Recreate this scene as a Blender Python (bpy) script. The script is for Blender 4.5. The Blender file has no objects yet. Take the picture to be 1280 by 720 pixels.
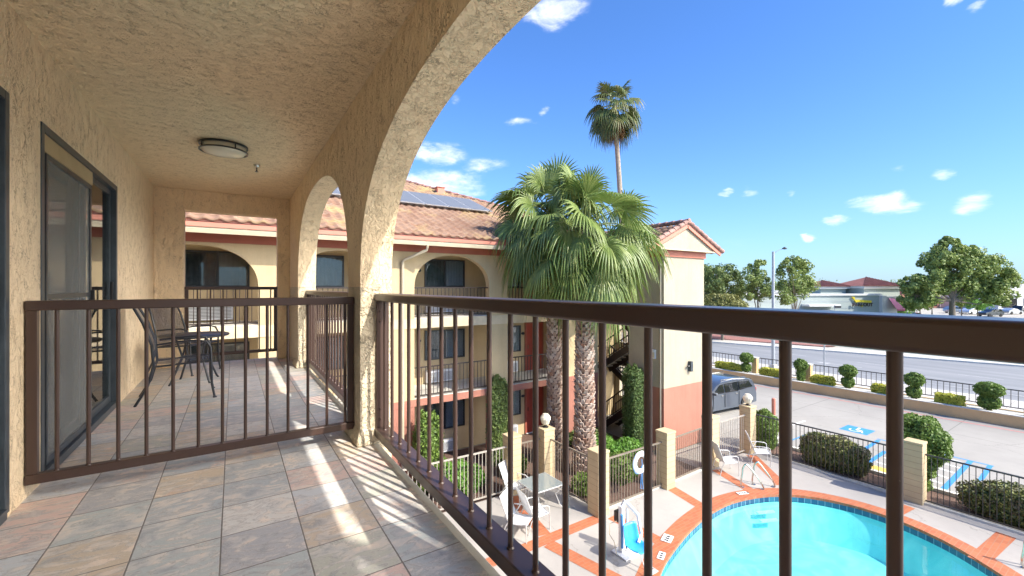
import bpy, bmesh, math, random
import numpy as np
from mathutils import Vector, Matrix, Quaternion
random.seed(7); RNG = np.random.RandomState(11)
S = bpy.context.scene
COL = S.collection
PI = math.pi
G = -6.3            # ground level; the origin is the eye point on the third-floor balcony
TH = math.atan(348/533.0); CS = math.cos(TH); SN = math.sin(TH)

# ------------------------------------------------------------------ mesh builder
class MB:
    def __init__(s): s.v = []; s.f = []
    def add(s, vs, fs):
        o = len(s.v); s.v += [tuple(p) for p in vs]; s.f += [tuple(i+o for i in f) for f in fs]; return s
    def box(s, x0, x1, y0, y1, z0, z1):
        if x0 > x1: x0, x1 = x1, x0
        if y0 > y1: y0, y1 = y1, y0
        if z0 > z1: z0, z1 = z1, z0
        return s.add([(x0,y0,z0),(x1,y0,z0),(x1,y1,z0),(x0,y1,z0),(x0,y0,z1),(x1,y0,z1),(x1,y1,z1),(x0,y1,z1)],
                     [(0,3,2,1),(4,5,6,7),(0,1,5,4),(1,2,6,5),(2,3,7,6),(3,0,4,7)])
    def obox(s, p, q, w, h, up=(0,0,1)):
        """bar from p to q, width w (sideways) and height h (along up)"""
        p = Vector(p); q = Vector(q); d = (q-p).normalized(); up = Vector(up)
        sd = d.cross(up)
        if sd.length < 1e-4: sd = d.cross(Vector((1,0,0)))
        sd.normalize(); u = sd.cross(d).normalized()
        vs = []
        for c in (p, q):
            for a, b in ((-1,-1),(1,-1),(1,1),(-1,1)): vs.append(c + sd*(a*w/2) + u*(b*h/2))
        return s.add(vs, [(0,1,2,3),(7,6,5,4),(0,4,5,1),(1,5,6,2),(2,6,7,3),(3,7,4,0)])
    def tube(s, pts, r, n=8, caps=True):
        pts = [Vector(p) for p in pts]; m = len(pts)
        rs = r if isinstance(r, (list, tuple)) else [r]*m
        t0 = (pts[1]-pts[0]).normalized()
        nrm = t0.orthogonal().normalized(); rings = []; prev = t0
        for i, p in enumerate(pts):
            t = (pts[min(i+1,m-1)] - pts[max(i-1,0)]).normalized()
            q = prev.rotation_difference(t); nrm = (q @ nrm); nrm = (nrm - t*nrm.dot(t)).normalized(); prev = t
            b = t.cross(nrm)
            rings.append([p + (nrm*math.cos(2*PI*k/n) + b*math.sin(2*PI*k/n))*rs[i] for k in range(n)])
        vs = [x for rg in rings for x in rg]; fs = []
        for i in range(m-1):
            for k in range(n):
                a = i*n+k; b2 = i*n+(k+1) % n
                fs.append((a, b2, b2+n, a+n))
        if caps: fs.append(tuple(range(n-1,-1,-1))); fs.append(tuple((m-1)*n+k for k in range(n)))
        return s.add(vs, fs)
    def lathe(s, prof, c=(0,0,0), n=20, sx=1, sy=1):
        vs = []; fs = []; m = len(prof)
        for r, z in prof:
            for k in range(n):
                a = 2*PI*k/n; vs.append((c[0]+r*sx*math.cos(a), c[1]+r*sy*math.sin(a), c[2]+z))
        for i in range(m-1):
            for k in range(n):
                a = i*n+k; b = i*n+(k+1) % n; fs.append((a, b, b+n, a+n))
        fs.append(tuple(range(n-1,-1,-1))); fs.append(tuple((m-1)*n+k for k in range(n)))
        return s.add(vs, fs)
    def poly(s, pts, z0, z1):
        """vertical prism over a plan outline"""
        n = len(pts); vs = [(x,y,z0) for x,y in pts]+[(x,y,z1) for x,y in pts]
        fs = [tuple(range(n-1,-1,-1)), tuple(range(n,2*n))]
        fs += [(i,(i+1)%n,(i+1)%n+n,i+n) for i in range(n)]
        return s.add(vs, fs)
    def prism(s, prof, axis, a0, a1):
        """profile (list of 2d) extruded along axis 'x' or 'y': prof gives (other horizontal, z)"""
        n = len(prof)
        f = (lambda a,p:(a,p[0],p[1])) if axis == 'x' else (lambda a,p:(p[0],a,p[1]))
        vs = [f(a0,p) for p in prof]+[f(a1,p) for p in prof]
        fs = [tuple(range(n-1,-1,-1)), tuple(range(n,2*n))]+[(i,(i+1)%n,(i+1)%n+n,i+n) for i in range(n)]
        return s.add(vs, fs)
    def sheet(s, grid):
        m = len(grid); n = len(grid[0]); vs = [p for row in grid for p in row]
        return s.add(vs, [(i*n+k, i*n+k+1, (i+1)*n+k+1, (i+1)*n+k) for i in range(m-1) for k in range(n-1)])

def wpos(o):
    p = Vector(o.location)
    while o.parent: o = o.parent; p += Vector(o.location)
    return p

def build(name, mb, mat, parent=None, smooth=False, bevel=0, seg=2, weld=False, label=None, at=None):
    me = bpy.data.meshes.new(name)
    v = np.array(mb.v, dtype=float)
    if parent is not None: base = np.array(wpos(parent)); loc = (0,0,0)
    else:
        b = at if at is not None else ((v[:,0].min()+v[:,0].max())/2, (v[:,1].min()+v[:,1].max())/2, v[:,2].min())
        base = np.array(b, dtype=float); loc = tuple(base)
    me.from_pydata([tuple(p) for p in (v-base)], [], mb.f)
    bm = bmesh.new(); bm.from_mesh(me)
    if weld: bmesh.ops.remove_doubles(bm, verts=bm.verts, dist=1e-4)
    bm.faces.ensure_lookup_table()
    if 1 < len(bm.faces) < 60000: bmesh.ops.recalc_face_normals(bm, faces=bm.faces)
    bm.normal_update()
    if len(bm.faces) == 1 and next(iter(bm.faces)).normal.z < -.9: bmesh.ops.reverse_faces(bm, faces=list(bm.faces))
    bm.to_mesh(me); bm.free()
    if smooth:
        me.polygons.foreach_set('use_smooth', [True]*len(me.polygons))
        try: me.set_sharp_from_angle(angle=math.radians(40))
        except Exception: pass
    me.materials.append(mat)
    o = bpy.data.objects.new(name, me); COL.objects.link(o)
    o.location = loc
    if parent is not None: o.parent = parent
    if bevel:
        m = o.modifiers.new('bevel','BEVEL'); m.width = bevel; m.segments = seg; m.limit_method = 'ANGLE'; m.angle_limit = math.radians(50)
        m.harden_normals = False
    if label: o['label'] = label
    return o

def raw(name, V, F, mat, parent=None, at=None, smooth=False):
    """V (n,3) array, F (m,k) int array -> object, fast path"""
    me = bpy.data.meshes.new(name); k = F.shape[1]
    base = np.array(wpos(parent)) if parent is not None else np.array(at if at is not None else (0,0,0), dtype=float)
    V = V - base
    me.vertices.add(len(V)); me.vertices.foreach_set('co', V.astype(np.float32).ravel())
    me.loops.add(F.size); me.loops.foreach_set('vertex_index', F.astype(np.int32).ravel())
    me.polygons.add(len(F)); me.polygons.foreach_set('loop_start', np.arange(0, F.size, k, dtype=np.int32))
    try: me.polygons.foreach_set('loop_total', np.full(len(F), k, dtype=np.int32))
    except Exception: pass
    me.update(calc_edges=True); me.validate()
    if smooth: me.polygons.foreach_set('use_smooth', [True]*len(me.polygons))
    me.materials.append(mat)
    o = bpy.data.objects.new(name, me); COL.objects.link(o)
    if parent is not None: o.parent = parent
    else: o.location = tuple(base)
    return o

def tag(o, label=None, cat=None, group=None, kind=None):
    if label: o['label'] = label
    if cat: o['category'] = cat
    if group: o['group'] = group
    if kind: o['kind'] = kind
    return o
def thing(name, loc, label, cat, group=None):
    o = bpy.data.objects.new(name, None); COL.objects.link(o); o.location = loc; o.empty_display_size = .2
    return tag(o, label, cat, group)
def copy_tree(o, parent=None):
    c = o.copy(); COL.objects.link(c)
    if parent is not None: c.parent = parent
    for ch in [x for x in bpy.data.objects if x.parent == o]: copy_tree(ch, c)
    return c

# ------------------------------------------------------------------ materials
class NT:
    def __init__(s, name):
        s.m = bpy.data.materials.new(name); s.m.use_nodes = True; s.t = s.m.node_tree; s.n = s.t.nodes; s.l = s.t.links
        s.b = s.n['Principled BSDF']; s.out = s.n['Material Output']
        g = s.n.new('ShaderNodeNewGeometry'); s.P = g.outputs['Position']; s.geo = g
    def mapv(s, scale=(1,1,1), rot=(0,0,0), src=None, loc=(0,0,0)):
        n = s.n.new('ShaderNodeMapping'); s.l.new(src or s.P, n.inputs[0]); n.inputs['Scale'].default_value = scale; n.inputs['Rotation'].default_value = rot
        n.inputs['Location'].default_value = loc; return n.outputs[0]
    def noise(s, scale, detail=4, rough=.55, dist=0, src=None, col=False):
        n = s.n.new('ShaderNodeTexNoise'); s.l.new(src or s.P, n.inputs['Vector']); n.inputs['Scale'].default_value = scale
        n.inputs['Detail'].default_value = detail; n.inputs['Roughness'].default_value = rough; n.inputs['Distortion'].default_value = dist
        return n.outputs['Color' if col else 'Fac']
    def vor(s, scale, feature='F1', src=None, out='Distance', rnd=1):
        n = s.n.new('ShaderNodeTexVoronoi'); n.feature = feature; s.l.new(src or s.P, n.inputs['Vector']); n.inputs['Scale'].default_value = scale
        n.inputs['Randomness'].default_value = rnd
        return n.outputs[out]
    def ramp(s, src, stops, interp='LINEAR'):
        n = s.n.new('ShaderNodeValToRGB'); s.l.new(src, n.inputs[0]); cr = n.color_ramp; cr.interpolation = interp
        while len(cr.elements) < len(stops): cr.elements.new(.5)
        for e, (p, c) in zip(cr.elements, stops):
            e.position = p; e.color = (c if isinstance(c, (tuple,list)) else (c,c,c)) + ((1,) if not isinstance(c,(tuple,list)) or len(c) == 3 else ()) if isinstance(c,(tuple,list)) else (c,c,c,1)
        return n.outputs[0]
    def math(s, op, a, b=0, c=0, clamp=False):
        n = s.n.new('ShaderNodeMath'); n.operation = op; n.use_clamp = clamp
        for i, x in enumerate((a, b, c)):
            if isinstance(x, (int, float)): n.inputs[i].default_value = x
            else: s.l.new(x, n.inputs[i])
        return n.outputs[0]
    def mix(s, f, a, b, mode='MIX'):
        n = s.n.new('ShaderNodeMix'); n.data_type = 'RGBA'; n.blend_type = mode
        for i, x in ((0, f), (6, a), (7, b)):
            if isinstance(x, (int, float)): n.inputs[i].default_value = x if i == 0 else (x,x,x,1)
            elif isinstance(x, (tuple, list)): n.inputs[i].default_value = tuple(x)+(1,) if len(x) == 3 else x
            else: s.l.new(x, n.inputs[i])
        return n.outputs[2]
    def sep(s, src=None):
        n = s.n.new('ShaderNodeSeparateXYZ'); s.l.new(src or s.P, n.inputs[0]); return n.outputs
    def comb(s, x, y, z=0):
        n = s.n.new('ShaderNodeCombineXYZ')
        for i, q in enumerate((x,y,z)):
            if isinstance(q, (int,float)): n.inputs[i].default_value = q
            else: s.l.new(q, n.inputs[i])
        return n.outputs[0]
    def white(s, vec):
        n = s.n.new('ShaderNodeTexWhiteNoise'); n.noise_dimensions = '3D'; s.l.new(vec, n.inputs['Vector']); return n.outputs
    def col(s, x):
        if isinstance(x, (tuple, list)): s.b.inputs['Base Color'].default_value = tuple(x)+(1,)
        else: s.l.new(x, s.b.inputs['Base Color'])
        return s
    def set(s, **k):
        for a, v in k.items():
            a = {'rough':'Roughness','metal':'Metallic','spec':'Specular IOR Level','coat':'Coat Weight','trans':'Transmission Weight','alpha':'Alpha','sheen':'Sheen Weight'}.get(a, a)
            if isinstance(v, (int,float)): s.b.inputs[a].default_value = v
            else: s.l.new(v, s.b.inputs[a])
        return s
    def bump(s, h, strength=.3, dist=.01):
        n = s.n.new('ShaderNodeBump'); n.inputs['Strength'].default_value = strength; n.inputs['Distance'].default_value = dist
        s.l.new(h, n.inputs['Height']); s.l.new(n.outputs[0], s.b.inputs['Normal']); return s

def plain(name, c, rough=.5, metal=0, var=.08, vs=6, bump=0, bs=60, spec=.5):
    t = NT(name); n = t.noise(vs, 5)
    lo = tuple(x*(1-var) for x in c); hi = tuple(min(1, x*(1+var)) for x in c)
    t.col(t.ramp(n, [(.3, lo), (.7, hi)])).set(rough=rough, metal=metal, spec=spec)
    if bump: t.bump(t.noise(bs, 3), bump, .004)
    return t.m

def stucco(name, c, sc=1.0, bump=.7, dist=.012, stretch=(1,1,.55), dirt_shade=.62, grime=.06, streak=0):
    t = NT(name)
    p = t.mapv(scale=stretch)
    a = t.noise(30*sc, 3, .6, 1.0, src=p)
    ridge = t.math('ABSOLUTE', t.math('SUBTRACT', a, .5))
    line = t.ramp(ridge, [(0.0, 1.0), (.035, 0.0)])
    m = t.noise(12*sc, 3, .65, src=p); mask = t.ramp(m, [(.49, 0.0), (.58, 1.0)])
    pit = t.math('MULTIPLY', line, mask)
    flat = t.ramp(t.noise(24*sc, 4, .65, .5, src=p), [(.40, 0.0), (.52, 1.0)])
    fine = t.noise(170*sc, 2)
    h = t.math('ADD', t.math('MULTIPLY', flat, .55), t.math('MULTIPLY', fine, .28))
    h = t.math('SUBTRACT', h, t.math('MULTIPLY', pit, .9))
    big = t.noise(1.1, 4)
    base = t.ramp(big, [(.3, tuple(x*(1-grime) for x in c)), (.7, tuple(min(1, x*(1+grime*.6)) for x in c))])
    base = t.mix(t.math('MULTIPLY', pit, dirt_shade), base, tuple(x*.42 for x in c))  # pit colour darkened for dirt and shade together
    base = t.mix(t.math('MULTIPLY', t.math('SUBTRACT', 1, flat), .10), base, tuple(x*.6 for x in c))
    if streak:
        st_ = t.noise(1.6, 5, .7, src=t.mapv((1.6,1.6,.12))); base = t.mix(t.ramp(st_, [(.50, 0.0), (.72, streak)]), base, tuple(x*.62 for x in c))
    t.col(base).set(rough=.92, spec=.2).bump(h, bump, dist)
    return t.m

def foliage(name, c1, c2, c3, rough=.5, trans=.0):
    t = NT(name)
    r = t.geo.outputs['Random Per Island']
    k = t.ramp(r, [(0, c1), (.5, c2), (1, c3)])
    n = t.noise(.9, 3)
    k = t.mix(t.ramp(n, [(.35, 0.0), (.65, .45)]), k, c3)
    t.col(k).set(rough=rough, spec=.4)
    if trans:
        tr = t.n.new('ShaderNodeBsdfTranslucent'); t.l.new(k, tr.inputs[0])
        mx = t.n.new('ShaderNodeMixShader'); mx.inputs[0].default_value = trans
        t.l.new(t.b.outputs[0], mx.inputs[1]); t.l.new(tr.outputs[0], mx.inputs[2]); t.l.new(mx.outputs[0], t.out.inputs[0])
    return t.m

def glass(name, tint=(.82,.86,.88), rough=.02, body=.16, bodycol=(.02,.03,.035)):
    """window pane: reflects by Fresnel, lets part of the light through, rest is tinted body"""
    t = NT(name)
    t.col(bodycol).set(rough=.05)
    tr = t.n.new('ShaderNodeBsdfTransparent'); tr.inputs[0].default_value = tuple(tint)+(1,)
    mx = t.n.new('ShaderNodeMixShader'); mx.inputs[0].default_value = body
    t.l.new(tr.outputs[0], mx.inputs[1]); t.l.new(t.b.outputs[0], mx.inputs[2])
    gl = t.n.new('ShaderNodeBsdfGlossy'); gl.inputs['Roughness'].default_value = rough
    fr = t.n.new('ShaderNodeFresnel'); fr.inputs[0].default_value = 1.6
    m2 = t.n.new('ShaderNodeMixShader'); t.l.new(fr.outputs[0], m2.inputs[0]); t.l.new(mx.outputs[0], m2.inputs[1]); t.l.new(gl.outputs[0], m2.inputs[2])
    t.l.new(m2.outputs[0], t.out.inputs[0])
    return t.m

M = {}
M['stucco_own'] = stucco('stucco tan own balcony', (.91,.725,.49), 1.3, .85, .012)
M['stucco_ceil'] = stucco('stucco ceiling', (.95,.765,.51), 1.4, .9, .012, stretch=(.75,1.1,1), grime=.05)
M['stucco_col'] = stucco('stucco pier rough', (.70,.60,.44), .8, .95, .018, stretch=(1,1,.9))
M['stucco_far'] = stucco('stucco cream motel', (.56,.44,.265), 1.3, .25, .01, dirt_shade=.18, grime=.08, streak=.30)
M['stucco_tower'] = stucco('stucco pale tower', (.43,.38,.29), 1.0, .35, .012, dirt_shade=.3, grime=.07, streak=.28)
M['pink'] = stucco('stucco salmon base', (.42,.19,.14), 1.3, .3, .01, dirt_shade=.2, grime=.1, streak=.3)
M['rust'] = plain('rust red trim paint', (.36,.105,.065), .6, var=.12, vs=3, bump=.15)
M['salmon'] = plain('salmon fascia paint', (.52,.20,.14), .6, var=.08, vs=2, bump=.1)
M['creamtrim'] = plain('cream trim paint', (.60,.52,.37), .6, var=.14, vs=2.5)
M['slabtrim'] = plain('cream slab paint', (.60,.50,.34), .75, var=.12, vs=3, bump=.2)
M['door'] = plain('red door paint', (.46,.085,.05), .45, var=.06)
M['white'] = plain('white painted metal', (.74,.75,.76), .4, var=.05)
M['darkframe'] = plain('dark bronze aluminium', (.035,.04,.045), .35, metal=.0, var=.15)
M['bluegrey'] = plain('weathered grey aluminium frame', (.065,.08,.095), .38, metal=.3, var=.2, vs=9)
M['tanrail'] = plain('tan painted rail', (.42,.33,.19), .6)
M['navy'] = plain('dark blue black metal', (.02,.024,.035), .35, var=.2)
M['blinds'] = plain('vertical blind fabric', (.50,.49,.45), .8, var=.06)
M['curtain'] = plain('white curtain fabric', (.72,.74,.76), .85, var=.05)
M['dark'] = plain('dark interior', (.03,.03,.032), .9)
M['glass'] = glass('window glass dark')
M['glass_hi'] = glass('sliding door glass', tint=(.82,.88,.88), body=.12, bodycol=(.1,.12,.12))
M['globe'] = plain('opal glass globe', (.66,.61,.48), .25, var=.05)
M['chrome'] = plain('stainless steel', (.62,.60,.55), .22, metal=1, var=.05)
M['concrete_trim'] = plain('pale nosing concrete', (.58,.56,.50), .8, var=.12, bump=.3)

def m_rail():
    t = NT('brown rail enamel'); n = t.noise(30, 5, .6); big = t.noise(3, 3)
    k = t.ramp(big, [(.3,(.056,.033,.027)),(.7,(.064,.038,.031))])
    chip = t.ramp(t.noise(140, 3, .6), [(.70, 0.0), (.74, .55)]); k = t.mix(t.math('MULTIPLY', chip, t.ramp(t.noise(9, 3), [(.5,0.0),(.62,1.0)])), k, (.20,.15,.12))
    t.col(k).set(rough=.30, spec=.5)
    return t.m
M['rail'] = m_rail()
M['rail_far'] = plain('dark brown rail far', (.035,.024,.02), .45, var=.15)
M['fence'] = plain('taupe fence enamel', (.20,.165,.13), .45, var=.15)
M['fence_light'] = plain('pale sunbleached fence enamel', (.36,.33,.29), .5, var=.12)
M['fence_dark'] = plain('dark fence enamel', (.04,.036,.034), .45, var=.15)

def m_slate():
    t = NT('slate tile floor'); X, Y, Z = t.sep()
    px, py = .3055, .302
    u = t.math('DIVIDE', t.math('ADD', X, .6570), px); v = t.math('DIVIDE', t.math('SUBTRACT', Y, 1.968), py)
    iu = t.math('FLOOR', u); iv = t.math('FLOOR', v); fu = t.math('FRACT', u); fv = t.math('FRACT', v)
    W = t.white(t.comb(iu, iv, 3.0)); W2 = t.white(t.comb(iv, iu, 9.0))
    tone = t.ramp(W['Value'], [(0,(.275,.30,.30)),(.16,(.245,.27,.285)),(.3,(.39,.385,.37)),(.42,(.35,.295,.23)),(.55,(.255,.26,.275)),(.66,(.40,.305,.275)),(.76,(.33,.345,.36)),(.88,(.295,.30,.26)),(1,(.42,.365,.30))], 'CONSTANT')
    off = t.n.new('ShaderNodeVectorMath'); off.operation = 'ADD'; t.l.new(t.P, off.inputs[0])
    sc = t.n.new('ShaderNodeVectorMath'); sc.operation = 'SCALE'; t.l.new(W['Color'], sc.inputs[0]); sc.inputs['Scale'].default_value = 9
    t.l.new(sc.outputs[0], off.inputs[1]); q = off.outputs[0]
    vein = t.noise(5.5, 7, .62, 1.6, src=t.mapv((1,2.3,1), (0,0,.5), src=q))
    cloud = t.noise(9, 6, .6, .5, src=q)
    k = t.mix(t.ramp(vein, [(.42, 0.0), (.55, .72)]), tone, t.ramp(cloud, [(.32,(.17,.185,.21)),(.5,(.36,.345,.33)),(.68,(.50,.42,.35))]))
    edge = t.ramp(t.math('ABSOLUTE', t.math('SUBTRACT', vein, .5)), [(0,.6),(.02,0.0)])
    k = t.mix(edge, k, (.17,.16,.155))
    rustm = t.ramp(t.noise(3.2, 5, .6, .8, src=q), [(.60,0.0),(.72,.55)])
    k = t.mix(t.math('MULTIPLY', rustm, W2['Value']), k, (.46,.27,.18))
    spk = t.ramp(t.noise(120, 2, src=q), [(.62,0.0),(.75,.3)])
    k = t.mix(spk, k, (.55,.53,.5))
    def edgef(f):
        return t.math('MINIMUM', f, t.math('SUBTRACT', 1, f))
    e = t.math('MINIMUM', t.math('MULTIPLY', edgef(fu), px), t.math('MULTIPLY', edgef(fv), py))
    wob = t.math('MULTIPLY', t.math('SUBTRACT', t.noise(40, 2), .5), .003)
    e = t.math('ADD', e, wob)
    gr = t.ramp(t.math('MULTIPLY', e, 100), [(.20, 1.0), (.36, 0.0)])
    k = t.mix(gr, k, (.13,.12,.11))
    k = t.mix(1.0, k, (1.70,1.66,1.64), 'MULTIPLY')
    t.col(k).set(rough=t.ramp(cloud, [(.3,.42),(.7,.65)]), spec=.45)
    h = t.math('ADD', t.math('MULTIPLY', vein, .7), t.math('MULTIPLY', cloud, .35))
    h = t.math('SUBTRACT', h, t.math('MULTIPLY', gr, .8))
    t.bump(h, .55, .008); return t.m
M['slate'] = m_slate()

def m_paving(name, c, joint=3.0, crack=.5, rot=0, stain=.12, jc=.55):
    t = NT(name); q = t.mapv(rot=(0,0,rot)); X, Y, Z = t.sep(q)
    big = t.noise(.35, 5, .6); mid = t.noise(2.3, 5, .65); fine = t.noise(45, 3)
    k = t.ramp(big, [(.3, tuple(x*(1-stain) for x in c)), (.7, tuple(x*(1+stain*.5) for x in c))])
    k = t.mix(t.ramp(mid, [(.5,0.0),(.75,.35)]), k, tuple(x*.78 for x in c))
    k = t.mix(t.ramp(fine, [(.45,0.0),(.8,.25)]), k, tuple(x*.7 for x in c))
    if joint:
        d = []
        for a in (X, Y):
            f = t.math('FRACT', t.math('DIVIDE', a, joint)); d.append(t.math('MINIMUM', f, t.math('SUBTRACT', 1, f)))
        e = t.math('MULTIPLY', t.math('MINIMUM', d[0], d[1]), joint)
        g = t.ramp(e, [(.012, 1.0), (.02, 0.0)])
        k = t.mix(g, k, tuple(x*jc for x in c))
    wv = t.n.new('ShaderNodeVectorMath'); wv.operation = 'ADD'; t.l.new(t.P, wv.inputs[0]); t.l.new(t.noise(.8, 5, .7, col=True), wv.inputs[1])
    ck = t.ramp(t.vor(.16, 'DISTANCE_TO_EDGE', src=wv.outputs[0]), [(.0012, crack), (.003, 0.0)])
    k = t.mix(ck, k, tuple(x*.5 for x in c))
    oil = t.ramp(t.noise(.9, 3, .5, .3), [(.66, 0.0), (.74, .35)]); k = t.mix(oil, k, tuple(x*.62 for x in c))
    t.col(k).set(rough=.85, spec=.3).bump(t.noise(60, 4), .2, .004)
    return t.m
M['deck'] = m_paving('pool deck concrete', (.38,.355,.33), 0)
M['parking'] = m_paving('parking lot concrete', (.315,.30,.275), 5.2, jc=.6, stain=.14)
M['sidewalk'] = m_paving('sidewalk concrete', (.44,.42,.39), 1.5)
M['ground'] = m_paving('open ground', (.36,.34,.30), 0, stain=.2)
def m_road():
    t = NT('road asphalt'); st = t.mapv((1,.12,1))
    a = t.noise(1.2, 4, .6, src=st); b = t.noise(50, 3); 
    k = t.ramp(a, [(.3,(.155,.165,.18)),(.55,(.195,.205,.22)),(.75,(.24,.245,.255))])
    k = t.mix(t.ramp(b, [(.5,0.0),(.8,.3)]), k, (.12,.12,.13))
    t.col(k).set(rough=.8, spec=.35).bump(b, .25, .004); return t.m
M['road'] = m_road()
def m_brick(name, c, rot=0):
    t = NT(name); q = t.mapv(rot=(0,0,rot))
    n = t.n.new('ShaderNodeTexBrick'); t.l.new(q, n.inputs['Vector']); n.inputs['Scale'].default_value = 1
    n.inputs['Color1'].default_value = tuple(c)+(1,); n.inputs['Color2'].default_value = (c[0]*.78,c[1]*.7,c[2]*.7,1); n.inputs['Mortar'].default_value = (c[0]*.75,c[1]*1.15,c[2]*1.6,1)
    n.inputs['Mortar Size'].default_value = .008; n.inputs['Brick Width'].default_value = .2; n.inputs['Row Height'].default_value = .1
    k = t.mix(t.ramp(t.noise(3, 4), [(.4,0.0),(.75,.35)]), n.outputs[0], (c[0]*.7,c[1]*.9,c[2]*1.2))
    t.col(k).set(rough=.75).bump(n.outputs['Fac'], -.3, .004); return t.m
M['brick'] = m_brick('orange paving brick', (.47,.145,.06))
def m_block():
    t = NT('cream slump block'); X, Y, Z = t.sep()
    f = t.math('FRACT', t.math('DIVIDE', t.math('SUBTRACT', Z, G), .172)); e = t.math('MINIMUM', f, t.math('SUBTRACT', 1, f))
    g = t.ramp(e, [(.02, .8), (.055, 0.0)])
    c = (.52,.41,.25)
    k = t.ramp(t.noise(4, 4), [(.3, tuple(x*.88 for x in c)), (.7, c)])
    k = t.mix(g, k, (.30,.22,.13))
    t.col(k).set(rough=.85).bump(t.math('SUBTRACT', t.math('MULTIPLY', t.noise(40,3), .4), g), .6, .01); return t.m
M['block'] = m_block()
M['planterwall'] = stucco('planter wall stucco', (.62,.42,.22), 1.2, .25, .01, dirt_shade=.1, grime=.1)
def m_mulch(name, a, b, sc=22):
    t = NT(name); n = t.noise(sc, 6, .75, .5); v = t.vor(sc*1.3)
    t.col(t.mix(t.noise(sc*.6,3), t.ramp(n, [(.3,a),(.7,b)]), t.ramp(v, [(0,a),(.6,b)]))).set(rough=.95).bump(n, .9, .04); return t.m
M['mulch'] = m_mulch('bark mulch', (.05,.03,.025), (.20,.12,.09))
M['redmulch'] = m_mulch('red rock mulch', (.16,.06,.05), (.30,.14,.12), 6)
M['lawn'] = m_mulch('lawn grass', (.05,.08,.02), (.12,.17,.05), 12)
def m_tile():
    t = NT('clay roof tile'); X, Y, Z = t.sep()
    W = t.white(t.comb(t.math('FLOOR', t.math('DIVIDE', X, .30)), t.math('FLOOR', t.math('DIVIDE', t.math('SUBTRACT', Y, 12.42), .335)), t.math('FLOOR', t.math('MULTIPLY', Z, .01))))
    k = t.ramp(W['Value'], [(0,(.21,.125,.085)),(.35,(.245,.15,.105)),(.6,(.28,.185,.13)),(.85,(.22,.12,.08)),(1,(.31,.22,.16))])
    lich = t.ramp(t.noise(.55, 5, .7), [(.52,0.0),(.68,.6)])
    k = t.mix(lich, k, (.46,.36,.15))
    k = t.mix(t.ramp(t.noise(14,5,.7), [(.45,0.0),(.8,.45)]), k, (.26,.16,.12))
    t.col(k).set(rough=.82, spec=.3).bump(t.noise(50,4), .3, .006); return t.m
M['tile'] = m_tile()
M['tile_dark'] = plain('weathered rake tile', (.30,.17,.14), .8, var=.45, vs=2.6, bump=.3)
M['farroof'] = plain('far red roof tile', (.24,.09,.07), .8, var=.2, vs=1.2)
def m_panel():
    t = NT('solar cells'); X, Y, Z = t.sep()
    def ln(a, p, w):
        f = t.math('FRACT', t.math('DIVIDE', a, p)); return t.ramp(t.math('MINIMUM', f, t.math('SUBTRACT', 1, f)), [(w,1.0),(w*1.6,0.0)])
    g = t.math('MAXIMUM', ln(X,.165,.03), ln(Y,.15,.03))
    t.col(t.mix(t.math('MULTIPLY', g, .5), (.13,.14,.155), (.25,.26,.27))).set(rough=.4, spec=.5, coat=.0); return t.m
M['panel'] = m_panel()
M['panelframe'] = plain('panel frame aluminium', (.55,.56,.58), .4, metal=.5)
def m_water():
    t = NT('pool water')
    tr = t.n.new('ShaderNodeBsdfTransparent'); tr.inputs[0].default_value = (.70,.955,.965,1)
    gl = t.n.new('ShaderNodeBsdfGlossy'); gl.inputs['Roughness'].default_value = .03; gl.inputs[0].default_value = (1,1,1,1)
    fr = t.n.new('ShaderNodeFresnel'); fr.inputs[0].default_value = 1.33
    bp = t.n.new('ShaderNodeBump'); bp.inputs['Strength'].default_value = .12; bp.inputs['Distance'].default_value = .02
    t.l.new(t.noise(3.2, 3, .5, 1.0), bp.inputs['Height']); t.l.new(bp.outputs[0], gl.inputs['Normal']); t.l.new(bp.outputs[0], fr.inputs['Normal'])
    mx = t.n.new('ShaderNodeMixShader'); t.l.new(fr.outputs[0], mx.inputs[0]); t.l.new(tr.outputs[0], mx.inputs[1]); t.l.new(gl.outputs[0], mx.inputs[2])
    t.l.new(mx.outputs[0], t.out.inputs[0]); return t.m
M['water'] = m_water()
def m_plaster():
    t = NT('pale blue pool plaster')
    w = t.noise(1.3, 3, .5, 1.5, src=t.mapv((1,1,.5)))
    k = t.ramp(w, [(.3,(.27,.66,.68)),(.5,(.34,.72,.73)),(.72,(.48,.80,.79))])
    t.col(k).set(rough=.8); return t.m
M['plaster'] = m_plaster()
def m_wtile():
    t = NT('blue waterline tile'); X, Y, Z = t.sep()
    a = t.math('ARCTAN2', t.math('SUBTRACT', Y, 2.6), t.math('SUBTRACT', X, 10.4))
    u = t.math('MULTIPLY', a, 30); 
    W = t.white(t.comb(t.math('FLOOR', u), 0, 0)); f = t.math('FRACT', u)
    k = t.ramp(W['Value'], [(0,(.012,.06,.14)),(.5,(.02,.10,.19)),(1,(.035,.16,.24))])
    k = t.mix(t.ramp(t.math('MINIMUM', f, t.math('SUBTRACT', 1, f)), [(.03,1.0),(.05,0.0)]), k, (.20,.34,.42))
    t.col(k).set(rough=.2); return t.m
M['wtile'] = m_wtile()
M['palm'] = foliage('fan palm leaf', (.075,.135,.028), (.13,.20,.045), (.26,.32,.10), .36, .25)
M['palm_dead'] = foliage('dry palm leaf', (.22,.13,.06), (.30,.19,.09), (.16,.10,.05), .7, .1)
M['palm_tall'] = foliage('tall palm leaf', (.05,.09,.03), (.09,.14,.04), (.16,.15,.05), .42, .15)
M['petiole'] = plain('palm petiole', (.26,.30,.10), .5, var=.2)
M['trunk_palm'] = plain('palm trunk fibre', (.10,.065,.05), .95, var=.4, vs=14, bump=.6)
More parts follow.
